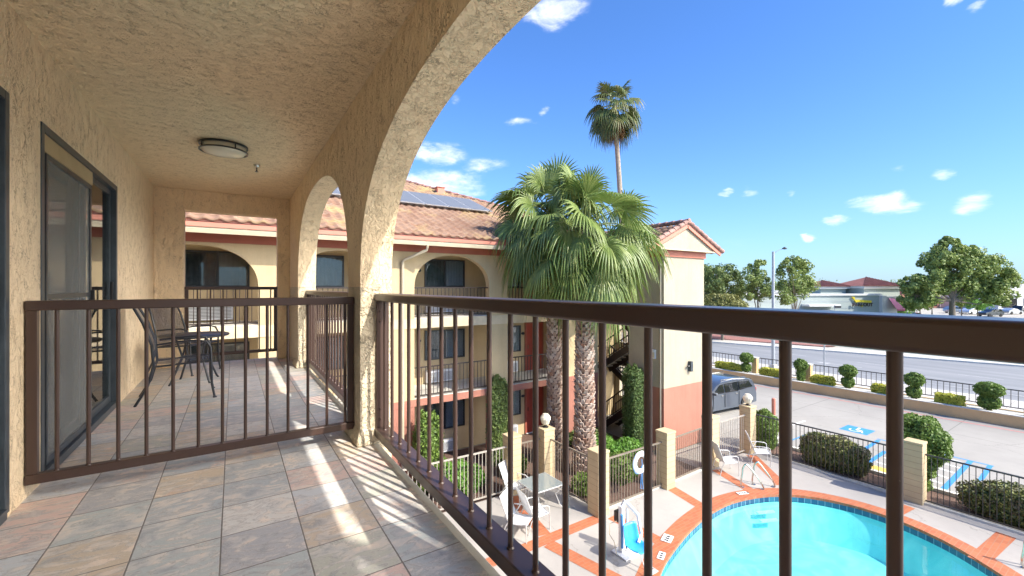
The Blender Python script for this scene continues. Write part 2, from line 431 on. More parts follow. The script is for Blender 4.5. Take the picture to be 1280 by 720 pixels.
def m_boot():
    t = NT('palm boot'); r = t.geo.outputs['Random Per Island']
    k = t.ramp(r, [(0,(.24,.15,.11)),(.4,(.46,.34,.27)),(.75,(.60,.51,.44)),(1,(.34,.18,.12))])
    k = t.mix(t.ramp(t.noise(18,5,.7), [(.4,0.0),(.7,.6)]), k, (.12,.075,.055))
    t.col(k).set(rough=.9).bump(t.noise(60,4), .5, .01); return t.m
M['boot'] = m_boot()
M['bark'] = plain('grey brown bark', (.17,.14,.11), .95, var=.3, vs=8, bump=.6)
M['leaf_tree'] = foliage('plane tree leaf', (.13,.20,.05), (.20,.28,.075), (.30,.36,.11), .5, .25)
M['leaf_dark'] = foliage('dark tree leaf', (.08,.13,.035), (.12,.18,.05), (.18,.23,.065), .55, .2)
M['leaf_olive'] = foliage('olive bush leaf', (.12,.14,.03), (.18,.19,.05), (.22,.21,.06), .55, .15)
M['leaf_top'] = foliage('topiary leaf', (.075,.14,.03), (.125,.21,.04), (.20,.29,.06), .5, .2)
M['leaf_box'] = foliage('mottled boxwood leaf', (.07,.10,.035), (.14,.175,.05), (.26,.27,.08), .55, .1)
_k = NT('mottled boxwood leaf'); _c = _k.ramp(_k.geo.outputs['Random Per Island'], [(0,(.07,.10,.03)),(.45,(.15,.18,.05)),(1,(.30,.30,.08))])
_c = _k.mix(_k.ramp(_k.noise(4.5, 4, .7), [(.48,0.0),(.62,.75)]), _c, (.13,.085,.06)); _k.col(_c).set(rough=.55); M['leaf_box'] = _k.m
M['leaf_lime'] = foliage('lime hedge leaf', (.28,.34,.04), (.50,.50,.06), (.62,.58,.10), .5, .2)
M['leaf_bright'] = foliage('bright shrub leaf', (.08,.20,.03), (.12,.27,.04), (.18,.33,.06), .45, .2)
M['leaf_cyp'] = foliage('column cypress leaf', (.05,.10,.03), (.085,.15,.04), (.13,.19,.055), .6, .1)
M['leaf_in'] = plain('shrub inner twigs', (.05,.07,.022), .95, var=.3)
M['blue_paint'] = plain('blue marking paint', (.03,.22,.52), .7, var=.1)
M['white_paint'] = plain('white marking paint', (.72,.72,.70), .75, var=.08)
M['faded_paint'] = plain('worn road paint', (.33,.335,.34), .8, var=.2, vs=3)
M['yellow_paint'] = plain('yellow tactile pad', (.72,.48,.08), .75, var=.1)
M['red_paint'] = plain('faded red kerb paint', (.50,.20,.19), .8, var=.15)
M['sling'] = plain('white mesh sling', (.62,.63,.64), .7, var=.05, bump=.2, bs=200)
M['sling_navy0'] = plain('dark mesh sling', (.035,.045,.07), .6, var=.15, bump=.2, bs=200)
_k = NT('open dark mesh sling'); _k.col((.05,.06,.085)).set(rough=.6)
_tr = _k.n.new('ShaderNodeBsdfTransparent'); _mx = _k.n.new('ShaderNodeMixShader'); _mx.inputs[0].default_value = .62
_k.l.new(_tr.outputs[0], _mx.inputs[1]); _k.l.new(_k.b.outputs[0], _mx.inputs[2]); _k.l.new(_mx.outputs[0], _k.out.inputs[0]); M['sling_navy'] = _k.m
M['chairframe'] = plain('silver chair frame', (.58,.58,.56), .4, metal=.2)
M['tableglass'] = glass('table glass', tint=(.85,.92,.9), body=.45, bodycol=(.55,.63,.62))
M['seatblue'] = plain('blue plastic seat', (.03,.30,.72), .35, var=.05)
M['black'] = plain('black plastic', (.02,.02,.022), .4)
M['sign_yellow'] = plain('yellow sign arrow', (.62,.50,.03), .5)
M['sign_red'] = plain('dark sign lettering', (.035,.02,.02), .5)
M['shopwall'] = plain('pale green grey shop wall', (.34,.385,.36), .8, var=.05)
M['shopwhite'] = plain('white shop trim', (.62,.62,.60), .7, var=.04)
M['pinkawning'] = plain('pink awning canvas', (.62,.16,.30), .7)
M['stone'] = plain('stone veneer', (.22,.20,.18), .9, var=.4, vs=5)
M['pole'] = plain('galvanised pole', (.36,.39,.42), .45, metal=.4, var=.1)
M['tyre'] = plain('tyre rubber', (.02,.02,.02), .8)
M['rim'] = plain('alloy rim', (.45,.46,.48), .3, metal=.8)
def m_car(name, c):
    t = NT(name); t.col(c).set(rough=.28, metal=.55, coat=1.0, spec=.6); return t.m
M['car_grey'] = m_car('slate grey car paint', (.10,.125,.165)); M['car_black'] = m_car('dark car paint', (.02,.025,.035)); M['car_white'] = m_car('white car paint', (.6,.62,.64))
M['car_red'] = m_car('red car paint', (.4,.03,.03)); M['car_silver'] = m_car('silver car paint', (.35,.37,.39))
M['carglass'] = glass('car glass', body=.85, bodycol=(.015,.018,.022))
M['lampred'] = plain('red tail lens', (.45,.02,.02), .25)
M['rope'] = plain('blue rope', (.08,.25,.55), .8)
SKY=.115; SUN=2.3; EXPO=1.65; FILLC=(30,27.8,24.5,1); SKYTINT=(.35,.56,.84,1); CLOUDC=(4.2,4.3,4.5,1)
# ================================================================== our balcony
def sup(c, half, peak, n=2.5, N=48):
    """arch curve points (a, z)"""
    out = []
    for i in range(N+1):
        t = PI - PI*i/N
        cx = math.cos(t); sz = max(0.0, math.sin(t))
        out.append((c + half*math.copysign(abs(cx)**(2/n), cx), peak*sz**(2/n)))
    return out
def arch_panel(mb, curve, ztop, t0, t1, axis):
    """spandrel above an arch; axis 'y': arch runs along y, thickness in x"""
    f = (lambda a,t,z:(t,a,z)) if axis == 'y' else (lambda a,t,z:(a,t,z))
    n = len(curve); vs = []
    for t in (t0, t1):
        vs += [f(a,t,z) for a,z in curve] + [f(a,t,ztop) for a,z in curve]
    fs = []
    for i in range(n-1):
        fs.append((i, i+1, n+i+1, n+i)); o = 2*n
        fs.append((o+i, o+n+i, o+n+i+1, o+i+1))
        fs.append((i, o+i, o+i+1, i+1))            # soffit
        fs.append((n+i, n+i+1, o+n+i+1, o+n+i))
    fs.append((0, n, 3*n, 2*n)); fs.append((n-1, 3*n-1, 4*n-1, 2*n-1))
    mb.add(vs, fs)

FZ = -1.10; CZ = 1.365; XW = -.905; XA = .735; XB = .955
own = thing('balcony_building', (0, 3.4, G), 'tan stucco motel wing whose arched third-floor balcony the viewer stands on', 'building')
# arched outer wall
aw = MB()
c1 = sup(1.15, 1.90, 1.065); c2 = sup(4.935, 1.515, 1.10); c3 = sup(-2.65, 1.515, 1.10)
arch_panel(aw, c1, CZ+.45, XA, XB, 'y'); arch_panel(aw, c2, CZ+.45, XA, XB, 'y'); arch_panel(aw, c3, CZ+.45, XA, XB, 'y')
for y0, y1 in ((3.05,3.42),(6.45,7.75),(-1.135,-.75),(-4.6,-4.165)): aw.box(XA, XB, y0, y1, 0, CZ+.45)
build('arched_wall', aw, M['stucco_own'], own, weld=True)
build('pier', MB().box(XA, XB, -4.6, -4.165, G, -.001), M['stucco_col'], own)
pp = build('pier', MB().box(XA, XB, 3.05, 3.42, G, -.001), M['stucco_col'], own)
build('pier', MB().box(XA, XB, 6.45, 7.75, G, -.001), M['stucco_col'], own)
build('pier', MB().box(XA, XB, -1.135, -.75, G, -.001), M['stucco_col'], own)
def flare(x0,x1,y0,y1,z0,z1,e):
    m = MB(); vs = [(x0-e,y0-e,z0),(x1+e,y0-e,z0),(x1+e,y1+e,z0),(x0-e,y1+e,z0),
      (x0-e*.8,y0-e*.8,z0+(z1-z0)*.45),(x1+e*.8,y0-e*.8,z0+(z1-z0)*.45),(x1+e*.8,y1+e*.8,z0+(z1-z0)*.45),(x0-e*.8,y1+e*.8,z0+(z1-z0)*.45),
      (x0+.002,y0-.003,z1),(x1,y0-.003,z1),(x1,y1+.003,z1),(x0+.002,y1+.003,z1)]
    fs = [(0,3,2,1),(8,9,10,11)]
    for a in (0,4): fs += [(a+i, a+(i+1)%4, a+4+(i+1)%4, a+4+i) for i in range(4)]
    return m.add(vs, fs)
build('pier_foot', flare(XA-.003, .84, 3.045, 3.425, FZ, FZ+.11, .028), M['stucco_col'], own, bevel=.012, smooth=True)
build('pier_foot', flare(XA-.003, .84, 6.445, 6.8, FZ, FZ+.11, .028), M['stucco_col'], own, bevel=.012, smooth=True)
# ceiling
cm = MB().box(-1.12, XA, -4.6, 7.75, CZ, CZ+.12); build('ceiling', cm, M['stucco_ceil'], own)
# inner wall with two door holes
D1 = (3.44, 5.30); D2 = (1.05, 3.03); DT = .93; DB = -1.075
wl = MB(); x0, x1 = XW-.16, XW
wl.box(x0, x1, -4.6, D2[0], FZ-.1, CZ); wl.box(x0, x1, D2[1], D1[0], FZ-.1, CZ); wl.box(x0, x1, D1[1], 7.75, FZ-.1, CZ)
for d in (D1, D2):
    wl.box(x0, x1, d[0], d[1], DT, CZ); wl.box(x0, x1, d[0], d[1], FZ-.1, DB-.02)
build('inner_wall', wl, M['stucco_own'], own)
# end walls: far one has a plain opening
YE = 7.45
ew = MB(); xo0, xo1, zo = -.578, .567, 1.078
ew.box(XW, xo0, YE, YE+.22, FZ-.1, CZ); ew.box(xo1, XA, YE, YE+.22, FZ-.1, CZ); ew.box(xo0, xo1, YE, YE+.22, zo, CZ)
build('end_wall', ew, M['stucco_own'], own, weld=False, bevel=.006)
# floor: slate tiles, nosing, slab, lower storeys so that it stands on something
build('tile_floor', MB().box(XW-.02, .818, -4.6, YE+.2, FZ-.03, FZ), M['slate'], own)
build('floor_edge', MB().box(.8182, .858, -4.6, 7.75, FZ-.035, FZ-.003), M['concrete_trim'], own, bevel=.004)
build('floor_slab', MB().box(XW-.2, .85, -4.6, 7.75, -1.36, FZ-.037), M['slabtrim'], own)
build('floor_slab', MB().box(XW-.2, .85, -4.6, 7.75, -3.92, -3.70), M['slabtrim'], own)
build('lower_wall', MB().box(XW-.2, XW, -4.6, 7.75, G, -1.37), M['stucco_far'], own)
# eave of our own roof
ev = MB().box(.60, 1.20, -4.9, 8.4, 1.43, 1.50); build('eave_soffit', ev, M['creamtrim'], own)
build('eave_fascia', MB().box(1.20, 1.225, -4.9, 8.4, 1.405, 1.62), M['rust'], own)
build('roof_deck', MB().prism([(1.26,1.63),(1.26,1.66),(-6,4.3),(-12,1.66),(-12,1.60)], 'y', -5.0, 8.6), M['tile_dark'], own)
build('room_volume', MB().box(-11.5, XW-.9, -4.6, 7.7, G, 1.6), M['stucco_far'], own)
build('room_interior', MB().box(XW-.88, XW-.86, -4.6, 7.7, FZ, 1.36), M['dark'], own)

# ---- sliding doors (parts of the building)
def sliding_door(y0, y1, label):
    z0, z1 = DB, DT; X = XW
    fr = MB()
    fr.box(X-.11, X+.006, y0, y0+.045, z0, z1); fr.box(X-.11, X+.006, y1-.045, y1, z0, z1)
    fr.box(X-.11, X+.006, y0+.045, y1-.045, z1-.045, z1); fr.box(X-.11, X+.012, y0+.045, y1-.045, z0-.02, z0+.03)
    fo = build('sliding_door', fr, M['bluegrey'], own, bevel=.003, label=label)
    def leaf(a, b, x, name, st=.045, gl='glass_hi'):
        m = MB(); zt = z1-.047; zb = z0+.032
        m.box(x-.012, x+.012, a, a+st, zb, zt); m.box(x-.012, x+.012, b-st, b, zb, zt)
        m.box(x-.012, x+.012, a+st, b-st, zt-st, zt); m.box(x-.012, x+.012, a+st, b-st, zb, zb+st+.02)
        build(name, m, M['bluegrey'], fo, bevel=.002)
        build('glass_pane', MB().box(x-.003, x+.003, a+st, b-st, zb+st, zt-st), M[gl], fo)
    mid = y0 + (y1-y0)*.56
    leaf(mid-.05, y1-.047, X-.045, 'fixed_panel')
    leaf(y0+.047, mid, X-.080, 'sliding_panel')
    # insect screen panel with a tan head rail in front
    sc = MB(); a, b = y0+.12, mid+.02; x = X-.016; zt = z1-.15; zb = z0+.035
    sc.box(x-.009, x+.009, a, a+.03, zb, zt); sc.box(x-.009, x+.009, b-.03, b, zb, zt); sc.box(x-.009, x+.009, a+.03, b-.03, zt-.03, zt); sc.box(x-.009, x+.009, a+.03, b-.03, zb, zb+.04)
    sc.box(x-.009, x+.009, a+.03, b-.03, -.07, -.04)
    build('screen_panel', sc, M['bluegrey'], fo)
    build('head_rail', MB().box(x-.012, x+.012, y0+.05, b+.02, zt+.003, z1-.046), M['tanrail'], fo, bevel=.003)
    build('screen_mesh', MB().box(x-.001, x+.001, a+.03, b-.03, zb+.04, zt-.03), M['screenmesh'], fo)
    build('door_handle', MB().box(x+.009, x+.03, b-.026, b-.006, -.13, -.02), M['black'], fo, bevel=.003); build('door_handle', MB().box(X-.03, X-.012, y1-.085, y1-.06, -.2, .05), M['black'], fo, bevel=.003)
    # curtain hanging inside
    g = []
    for k in range(int((y1-y0)/.022)):
        yy = y0+.03+k*.022; xx = X-.15+.022*math.sin(k*1.15)+.01*math.sin(k*.37)
        g.append([(xx,yy,z0+.02),(xx,yy,z1-.02)])
    build('curtain', MB().sheet(g), M['curtain'] , fo, smooth=True)
t = NT('insect screen mesh'); t.col((.36,.36,.33)).set(rough=.7)
_tr = t.n.new('ShaderNodeBsdfTransparent'); _mx = t.n.new('ShaderNodeMixShader'); _mx.inputs[0].default_value = .34
t.l.new(_tr.outputs[0], _mx.inputs[1]); t.l.new(t.b.outputs[0], _mx.inputs[2]); t.l.new(_mx.outputs[0], t.out.inputs[0]); M['screenmesh'] = t.m
sliding_door(*D1, 'sliding glass door with tan head rail behind the cross railing')
sliding_door(*D2, 'nearest sliding door, only its dark edge at the left border')

# ---- railings of our balcony
def railing_y(name, y0, y1, label, first, step, posts):
    """railing along y at the slab edge"""
    xa, xb = .83, .93
    r = thing(name, ((xa+xb)/2, (y0+y1)/2, -1.05), label, 'railing', 'brown metal railings of the viewer\'s balcony')
    build('top_rail', MB().box(xa, xb, y0, y1, -.098, -.043), M['rail'], r, bevel=.010, seg=3, smooth=True)
    build('bottom_rail', MB().box(xa, xb, y0, y1, -1.05, -.99), M['rail'], r, bevel=.006, seg=3, smooth=True)
    y = first
    while y < y1-.03:
        if y > y0+.03: build('baluster', MB().tube([(.88,y,-.992),(.88,y,-.096)], .0105, 16).lathe([(.0105,.006),(.0150,.0015),(.0155,-.002)], (.88,y,-.989), 14), M['rail'], r, smooth=True)
        y += step
    for p in posts:
        m = MB().box(xa+.012, xb-.002, p-.007, p+.007, -.989, -.099)
        for z in (-.93, -.86, -.24, -.17): m.tube([(.868, p-.014 if p > 1 else p+.014, z), (.868, p, z)], .007, 8)
        build('post', m, M['rail'], r, bevel=.001)
    return r
railing_y('balcony_railing', -.748, 3.046, 'long brown metal railing running from the pier toward the right foreground', -.728, .1605, (3.036,-.735))
railing_y('balcony_railing', -4.16, -1.14, 'brown metal railing in the next arch behind the viewer', -4.05, .150, (-1.15, -4.15))
railing_y('balcony_railing', 3.424, 6.446, 'brown metal railing filling the smaller second arch of the balcony', 3.50, .150, (3.436, 6.436))
def railing_x(y, x0, x1, zt, zb, hh, label, first, step, rad, wid, posts=True, count=None):
    r = thing('balcony_railing', ((x0+x1)/2, y, zb), label, 'railing', 'brown metal railings of the viewer\'s balcony')
    build('top_rail', MB().box(x0, x1, y-wid/2, y+wid/2, zt-hh, zt), M['rail'], r, bevel=.006, seg=3, smooth=True)
    build('bottom_rail', MB().box(x0, x1, y-wid/2, y+wid/2, zb, zb+hh*.95), M['rail'], r, bevel=.004, seg=3, smooth=True)
    x = first; k = 0
    while x < x1-.035:
        build('baluster', MB().tube([(x,y,zb+hh*.9),(x,y,zt-hh*.95)], rad, 12).lathe([(rad,.006),(rad+.004,.0015),(rad+.0045,-.002)], (x,y,zb+hh*.95+.001), 12), M['rail'], r, smooth=True); x += step
    for p, s in ((x0, 1), (x1, -1)):
        m = MB().box(p+s*.003, p+s*.045, y-wid/2+.006, y+wid/2-.006, zb+hh*.96, zt-hh*1.01)
        build('post', m, M['rail'], r, bevel=.003)
    return r
railing_x(3.225, XW+.004, XA-.004, -.070, -1.022, .052, 'brown metal cross railing dividing the balcony in front of the sliding door', -.787, .1215, .0095, .050)
railing_x(7.50, xo0+.004, xo1-.004, .008, -.985, .045, 'short dark railing in the square opening at the far end of the balcony', -.43, .151, .009, .045)

# ---- ceiling lamp and sprinkler
cl = thing('ceiling_lamp', (-.078, 4.93, CZ), 'round flush ceiling lamp with dark bands and frosted glass', 'lamp')
z = CZ
build('canopy', MB().lathe([(.16,-.012),(.16,0)], (-.078,4.93,z), 40), M['darkframe'], cl, smooth=True)
build('diffuser', MB().lathe([(.175,-.016),(.183,-.03),(.183,-.062),(.165,-.082),(.10,-.095),(.02,-.099)], (-.078,4.93,z), 48), M['globe'], cl, smooth=True)
def ring(c, R, w, h, n=56):
    m = MB(); vs = []; fs = []
    for k in range(n):
        a = 2*PI*k/n
        for r, zz in ((R,0),(R+w,0),(R+w,h),(R,h)): vs.append((c[0]+r*math.cos(a), c[1]+r*math.sin(a), c[2]+zz))
    for k in range(n):
        for i in range(4):
            a = k*4+i; b = k*4+(i+1)%4; c2 = ((k+1)%n)*4
            fs.append((a, b, c2+(i+1)%4, c2+i))
    return m.add(vs, fs)
build('band', ring((-.078,4.93,z-.022), .187, .012, .016), M['darkframe'], cl, smooth=True)
b2 = ring((-.078,4.93,z-.072), .187, .012, .012)
for k in range(4):
    a = .5+k*PI/2; b2.box(-.078+.192*math.cos(a)-.006, -.078+.192*math.cos(a)+.006, 4.93+.192*math.sin(a)-.006, 4.93+.192*math.sin(a)+.006, z-.062, z-.02)
build('band', b2, M['darkframe'], cl, smooth=True)
sp = thing('fire_sprinkler', (.215, 5.53, CZ), 'small pendent sprinkler head beside the ceiling lamp', 'sprinkler')
build('escutcheon', MB().lathe([(.034,0),(.034,-.006),(.024,-.026),(.012,-.034)], (.215,5.53,z), 20), M['chrome'], sp, smooth=True)
build('sprinkler_head', MB().lathe([(.008,-.034),(.006,-.06),(.009,-.066),(.006,-.075),(.018,-.078),(.018,-.081)], (.215,5.53,z), 12), M['darkframe'], sp, smooth=True)

# ---- bistro chairs and table
def bistro_chair(loc, rz, label):
    r = thing('patio_chair', (0,0,0), label, 'chair', 'dark metal patio chairs on the balcony')
    # local: seat faces +x, z=0 floor
    f = MB()
    for s in (-.25, .25):
        f.tube([(.27,s,0),(.245,s,.15),(.24,s,.40),(.235,s,.56),(.20,s,.625),(.13,s,.645),(-.05,s,.64),(-.20,s*.98,.62)], .011, 8)   # front leg bending into the armrest
        f.tube([(-.36,s*.96,0),(-.27,s*.96,.18),(-.22,s*.96,.40),(-.235,s*.96,.62),(-.30,s*.92,.85),(-.365,s*.86,1.0)], .012, 8)
        f.tube([(.24,s,.415),(-.22,s*.96,.39)], .010, 8)
        f.tube([(.27,s,.012),(.27,s,0)], .018, 8)
    f.tube([(-.365,-.215,1.0),(-.385,-.1,1.03),(-.385,.1,1.03),(-.365,.215,1.0)], .012, 8)
    f.tube([(.24,-.25,.415),(.24,.25,.415)], .010, 8); f.tube([(-.22,-.24,.39),(-.22,.24,.39)], .010, 8)
    build('chair_frame', f, M['navy'], r, smooth=True)
    g = [[(x, y, .425-.018*math.sin(PI*(x+.22)/.46)-.03*(x < -.1)*abs(x+.1)) for y in (-.235,-.12,0,.12,.235)] for x in [-.22+.46*i/8 for i in range(9)]]
    build('seat', MB().sheet(g), M['sling_navy'], r, smooth=True)
    bp = []
    for i in range(9):
        q = i/8; zz = .44+.56*q; xx = -.225-.0*q-(.14*max(0,(q-.3)/.7)**1.1)
        bp.append([(xx-.02*math.cos(PI*y/.5), y*(1-.1*q), zz) for y in (-.23,-.12,0,.12,.23)])
    build('backrest', MB().sheet(bp), M['sling_navy'], r, smooth=True)
    r.location = loc; r.rotation_euler = (0,0,rz); r.scale = (.96,.96,.90); return r
bistro_chair((-.43, 5.42, FZ), .06, 'nearer dark metal patio chair turned side-on beside the wall')
bistro_chair((-.50, 6.93, FZ), -.62, 'farther dark patio chair behind the small round table')
tb = thing('patio_table', (-.38, 6.2, FZ), 'small round dark metal bistro table between the two patio chairs', 'table')
build('tabletop', MB().lathe([(.33,.525),(.34,.533),(.34,.545),(.33,.552)], (-.38,6.2,FZ), 36), M['navy'], tb, smooth=True)
for k in range(4):
    a = .6+k*PI/2; cx, cy = math.cos(a), math.sin(a)
    build('leg', MB().tube([(-.38+.27*cx,6.2+.27*cy,FZ),(-.38+.25*cx,6.2+.25*cy,FZ+.03),(-.38+.13*cx,6.2+.13*cy,FZ+.30),(-.38+.2*cx,6.2+.2*cy,FZ+.525)], .011, 8), M['navy'], tb, smooth=True)
build('brace_ring', ring((-.38,6.2,FZ+.29), .12, .012, .012, 24), M['navy'], tb)
# ================================================================== motel across the courtyard
YF = 13.20; YT = 13.45; YW = 15.05; ZT = 1.37
mo = thing('motel_building', (2.0, 16, G), 'three-storey cream stucco motel across the courtyard with arches and clay tile roof', 'building')
BX = [4.87+3.55*k for k in (-5,-4,-3,-2,-1,0,1)]; BW = 2.78; XL = -13.6; XR = 12.97
fa = MB()
edges = [XL]
for x in BX: edges += [x, x+BW]
edges.append(XR)
for i in range(0, len(edges)-1, 2): fa.box(edges[i], edges[i+1], YF, YT, 0, ZT)
for x in BX: arch_panel(fa, sup(x+BW/2, BW/2, 1.075, 2.2, 40), ZT, YF, YT, 'x')
for i in range(0, len(edges)-1, 2): fa.box(edges[i], edges[i+1], YF, YT, G, -.001)
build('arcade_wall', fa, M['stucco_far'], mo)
for i in range(0, len(edges)-1, 2): build('painted_base', MB().box(edges[i]-.004, edges[i+1]+.004, YF-.006, YT+.004, G, -3.842), M['pink'], mo)
build('slab_band', MB().box(XL, XR, YF-.02, YW, -1.33, -1.02), M['slabtrim'], mo)
build('slab_band', MB().box(XL, XR, YF-.02, YW, -3.84, -3.62), M['pink'], mo)
build('walkway', MB().box(XL, XR, YF+.02, YW, -1.018, -1.0), M['concrete_trim'], mo)
build('walkway', MB().box(XL, XR, YF+.02, YW, -3.618, -3.60), M['concrete_trim'], mo)
build('corridor_ceiling', MB().box(XL, XR, YT, YW, 1.30, 1.36), M['stucco_far'], mo)
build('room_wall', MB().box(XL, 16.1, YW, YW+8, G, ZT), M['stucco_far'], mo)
build('trim_band', MB().box(XL, 13.1, YF-.035, YF-.002, 1.135, 1.36), M['rust'], mo)
# eaves
EX0, EX1 = -14.4, 16.9
build('eave_soffit', MB().box(EX0, EX1, 12.60, YF-.002, 1.372, 1.40), M['creamtrim'], mo)
build('eave_soffit', MB().box(16.12, EX1, YF, 22, 1.372, 1.40), M['creamtrim'], mo)
build('gutter', MB().prism([(12.535,1.30),(12.60,1.30),(12.60,1.44),(12.50,1.44),(12.50,1.40)], 'x', EX0, EX1-.1), M['creamtrim'], mo)
build('fascia', MB().box(EX0, EX1, 12.47, 12.50, 1.442, 1.655), M['salmon'], mo)
build('fascia', MB().box(EX1, EX1+.03, 12.47, 24, 1.442, 1.655), M['salmon'], mo)
ds = MB().tube([(5.05,12.52,1.32),(5.05,12.60,1.16),(4.50,13.08,.86),(4.46,13.12,.80),(4.46,13.12,G+.1)], .045, 10)
build('downspout', ds, M['creamtrim'], mo, smooth=True)

# roof: S-shaped clay tiles laid as a waved, stepped sheet
PT = .4166
def tile_slope(name, P, U, D, width, nrow, clip, mat, parent, row=.335, lam=.30, amp=.035, step=.03, seg=6, label=None):
    """P origin at the eave, U unit vector along the eave, D unit vector up the slope; clip(u, s) -> (u0,u1) limits by slope distance"""
    P = np.array(P, float); U = np.array(U, float); D = np.array(D, float); N = np.cross(U, D); N /= np.linalg.norm(N)
    if N[2] < 0: N = -N
    Vs = []; Fs = []; base = 0
    du = lam/seg
    for r in range(nrow):
        s0 = r*row; s1 = s0+row*1.02
        u0, u1 = clip(s0+row*.5)
        if u1-u0 < lam: continue
        k0 = math.floor(u0/du); k1 = math.ceil(u1/du); us = np.arange(k0, k1+1)*du
        ph = 2*PI*us/lam
        w = amp*(np.where(np.sin(ph) > 0, np.sin(ph)**.8 if False else np.abs(np.sin(ph))**.8, -.55*np.abs(np.sin(ph))))
        jit = RNG.uniform(-.004, .004, len(us)//seg+2)[np.arange(len(us))//seg]
        lines = []
        for s, lift in ((s0, -.02), (s0-.004, step), (s1, .002)):
            lines.append(P + us[:,None]*U + s*D + (w+lift+jit)[:,None]*N)
        n = len(us); Vs.append(np.concatenate(lines)); i = np.arange(n-1)
        for a in (0, 1):
            Fs.append(np.stack([base+a*n+i, base+a*n+i+1, base+(a+1)*n+i+1, base+(a+1)*n+i], 1))
        base += 3*n
    o = raw(name, np.concatenate(Vs), np.concatenate(Fs), mat, parent)
    if label: o['label'] = label
    return o
cp = 1/math.sqrt(1+PT*PT); D = (0, cp, PT*cp)
SL = (24.0-12.42)/cp
def clipf(s):
    y = s*cp
    return (0 + y, 31.4 - y)
tile_slope('roof', (-14.45, 12.42, 1.62), (1,0,0), D, 31.4, int(SL/.335), clipf, M['tile'], mo)
# right hip slope (faces the road)
tile_slope('roof', (16.97, 12.42, 1.62), (0,1,0), (-cp,0,PT*cp), 23, int(SL/.335), lambda s: (s*cp, 23.2-s*cp), M['tile'], mo)
build('roof_deck', MB().add([(-14.4,12.45,1.57),(16.93,12.45,1.57),(16.93,35.6,1.57),(-14.4,35.6,1.57),(-2.9,24,6.38),(5.4,24,6.38)],
      [(0,1,5,4),(1,2,5),(2,3,4,5),(3,0,4),(0,3,2,1)]), M['tile_dark'], mo)
# hip caps: barrel tiles along the hip line
hp = MB(); a = Vector((16.95,12.44,1.63)); b = Vector((5.42,23.97,6.43)); n = 44
for k in range(n):
    p = a.lerp(b, k/n); q = a.lerp(b, (k+1.12)/n); up = Vector((0,0,.035))
    hp.tube([p+up, q+up*.3], [.10,.085], 8)
build('hip_cap', hp, M['tile_dark'], mo, smooth=True)
hb = MB()
for k in range(26):
    x = -2.9+k*.33; hb.tube([(x,24,6.47),(x+.36,24,6.45)], [.10,.085], 8)
build('ridge_cap', hb, M['tile_dark'], mo, smooth=True)
def roofz(y): return 1.62+PT*(y-12.42)
rv = thing('roof_vent', (8.7, 20.1, roofz(20.1)), 'small pink roof vent box standing on the tiles above the solar panels', 'vent')
vb = MB().box(8.42, 8.80, 19.6, 20.0, roofz(19.5)-.05, roofz(20.0)+.16); build('vent_box', vb, M['salmon'], rv, bevel=.01)
build('vent_cap', MB().box(8.38, 8.84, 19.56, 20.04, roofz(20.0)+.162, roofz(20.0)+.20), M['salmon'], rv, bevel=.01)
vp = thing('vent_pipe', (7.0, 21.5, roofz(21.5)), 'thin vent pipe sticking up near the roof hip', 'pipe')
build('pipe_body', MB().tube([(7.0,21.5,roofz(21.5)-.1),(7.0,21.5,roofz(21.5)+.42)], .05, 8), M['salmon'], vp)
build('pipe_cap', MB().tube([(7.0,21.5,roofz(21.5)+.42),(7.0,21.5,roofz(21.5)+.47)], .085, 8), M['salmon'], vp)
# solar panels
nn = Vector((0,-PT,1)).normalized(); dd = Vector((0,1,PT)).normalized()
names = ['rightmost','second from the right','third from the right','fourth from the right','fifth from the right','sixth from the right','seventh from the right','eighth from the right']
for k in range(8):
    x1 = 9.42-k*1.03; x0 = x1-1.0
    base = Vector((0,15.98,roofz(15.98)+.16))
    sp_ = thing('solar_panel', ((x0+x1)/2, 17.1, roofz(17.1)), 'tilted solar panel on the tile roof, %s in its row' % names[k], 'solar panel', 'solar panels on the motel roof')
    def pt(x, s, h): q = base + dd*s + nn*h; return (x, q.y, q.z)
    m = MB(); m.add([pt(x0,0,0),pt(x1,0,0),pt(x1,2.4,0),pt(x0,2.4,0),pt(x0,0,.035),pt(x1,0,.035),pt(x1,2.4,.035),pt(x0,2.4,.035)],[(0,3,2,1),(4,5,6,7),(0,1,5,4),(1,2,6,5),(2,3,7,6),(3,0,4,7)])
    build('panel_frame', m, M['panelframe'], sp_)
    m = MB(); e = .03; m.add([pt(x0+e,e,.036),pt(x1-e,e,.036),pt(x1-e,2.4-e,.036),pt(x0+e,2.4-e,.036),pt(x0+e,e,.040),pt(x1-e,e,.040),pt(x1-e,2.4-e,.040),pt(x0+e,2.4-e,.040)],[(0,3,2,1),(4,5,6,7),(0,1,5,4),(1,2,6,5),(2,3,7,6),(3,0,4,7)])
    build('cells', m, M['panel'], sp_)
    for s in (.3, 2.1): m = MB(); m.add([pt(x0,s,-.17),pt(x1,s,-.17),pt(x1,s+.05,-.17),pt(x0,s+.05,-.17),pt(x0,s,-.002),pt(x1,s,-.002),pt(x1,s+.05,-.002),pt(x0,s+.05,-.002)],[(0,3,2,1),(4,5,6,7),(0,1,5,4),(1,2,6,5),(2,3,7,6),(3,0,4,7)]); build('mounting_rail', m, M['panelframe'], sp_)

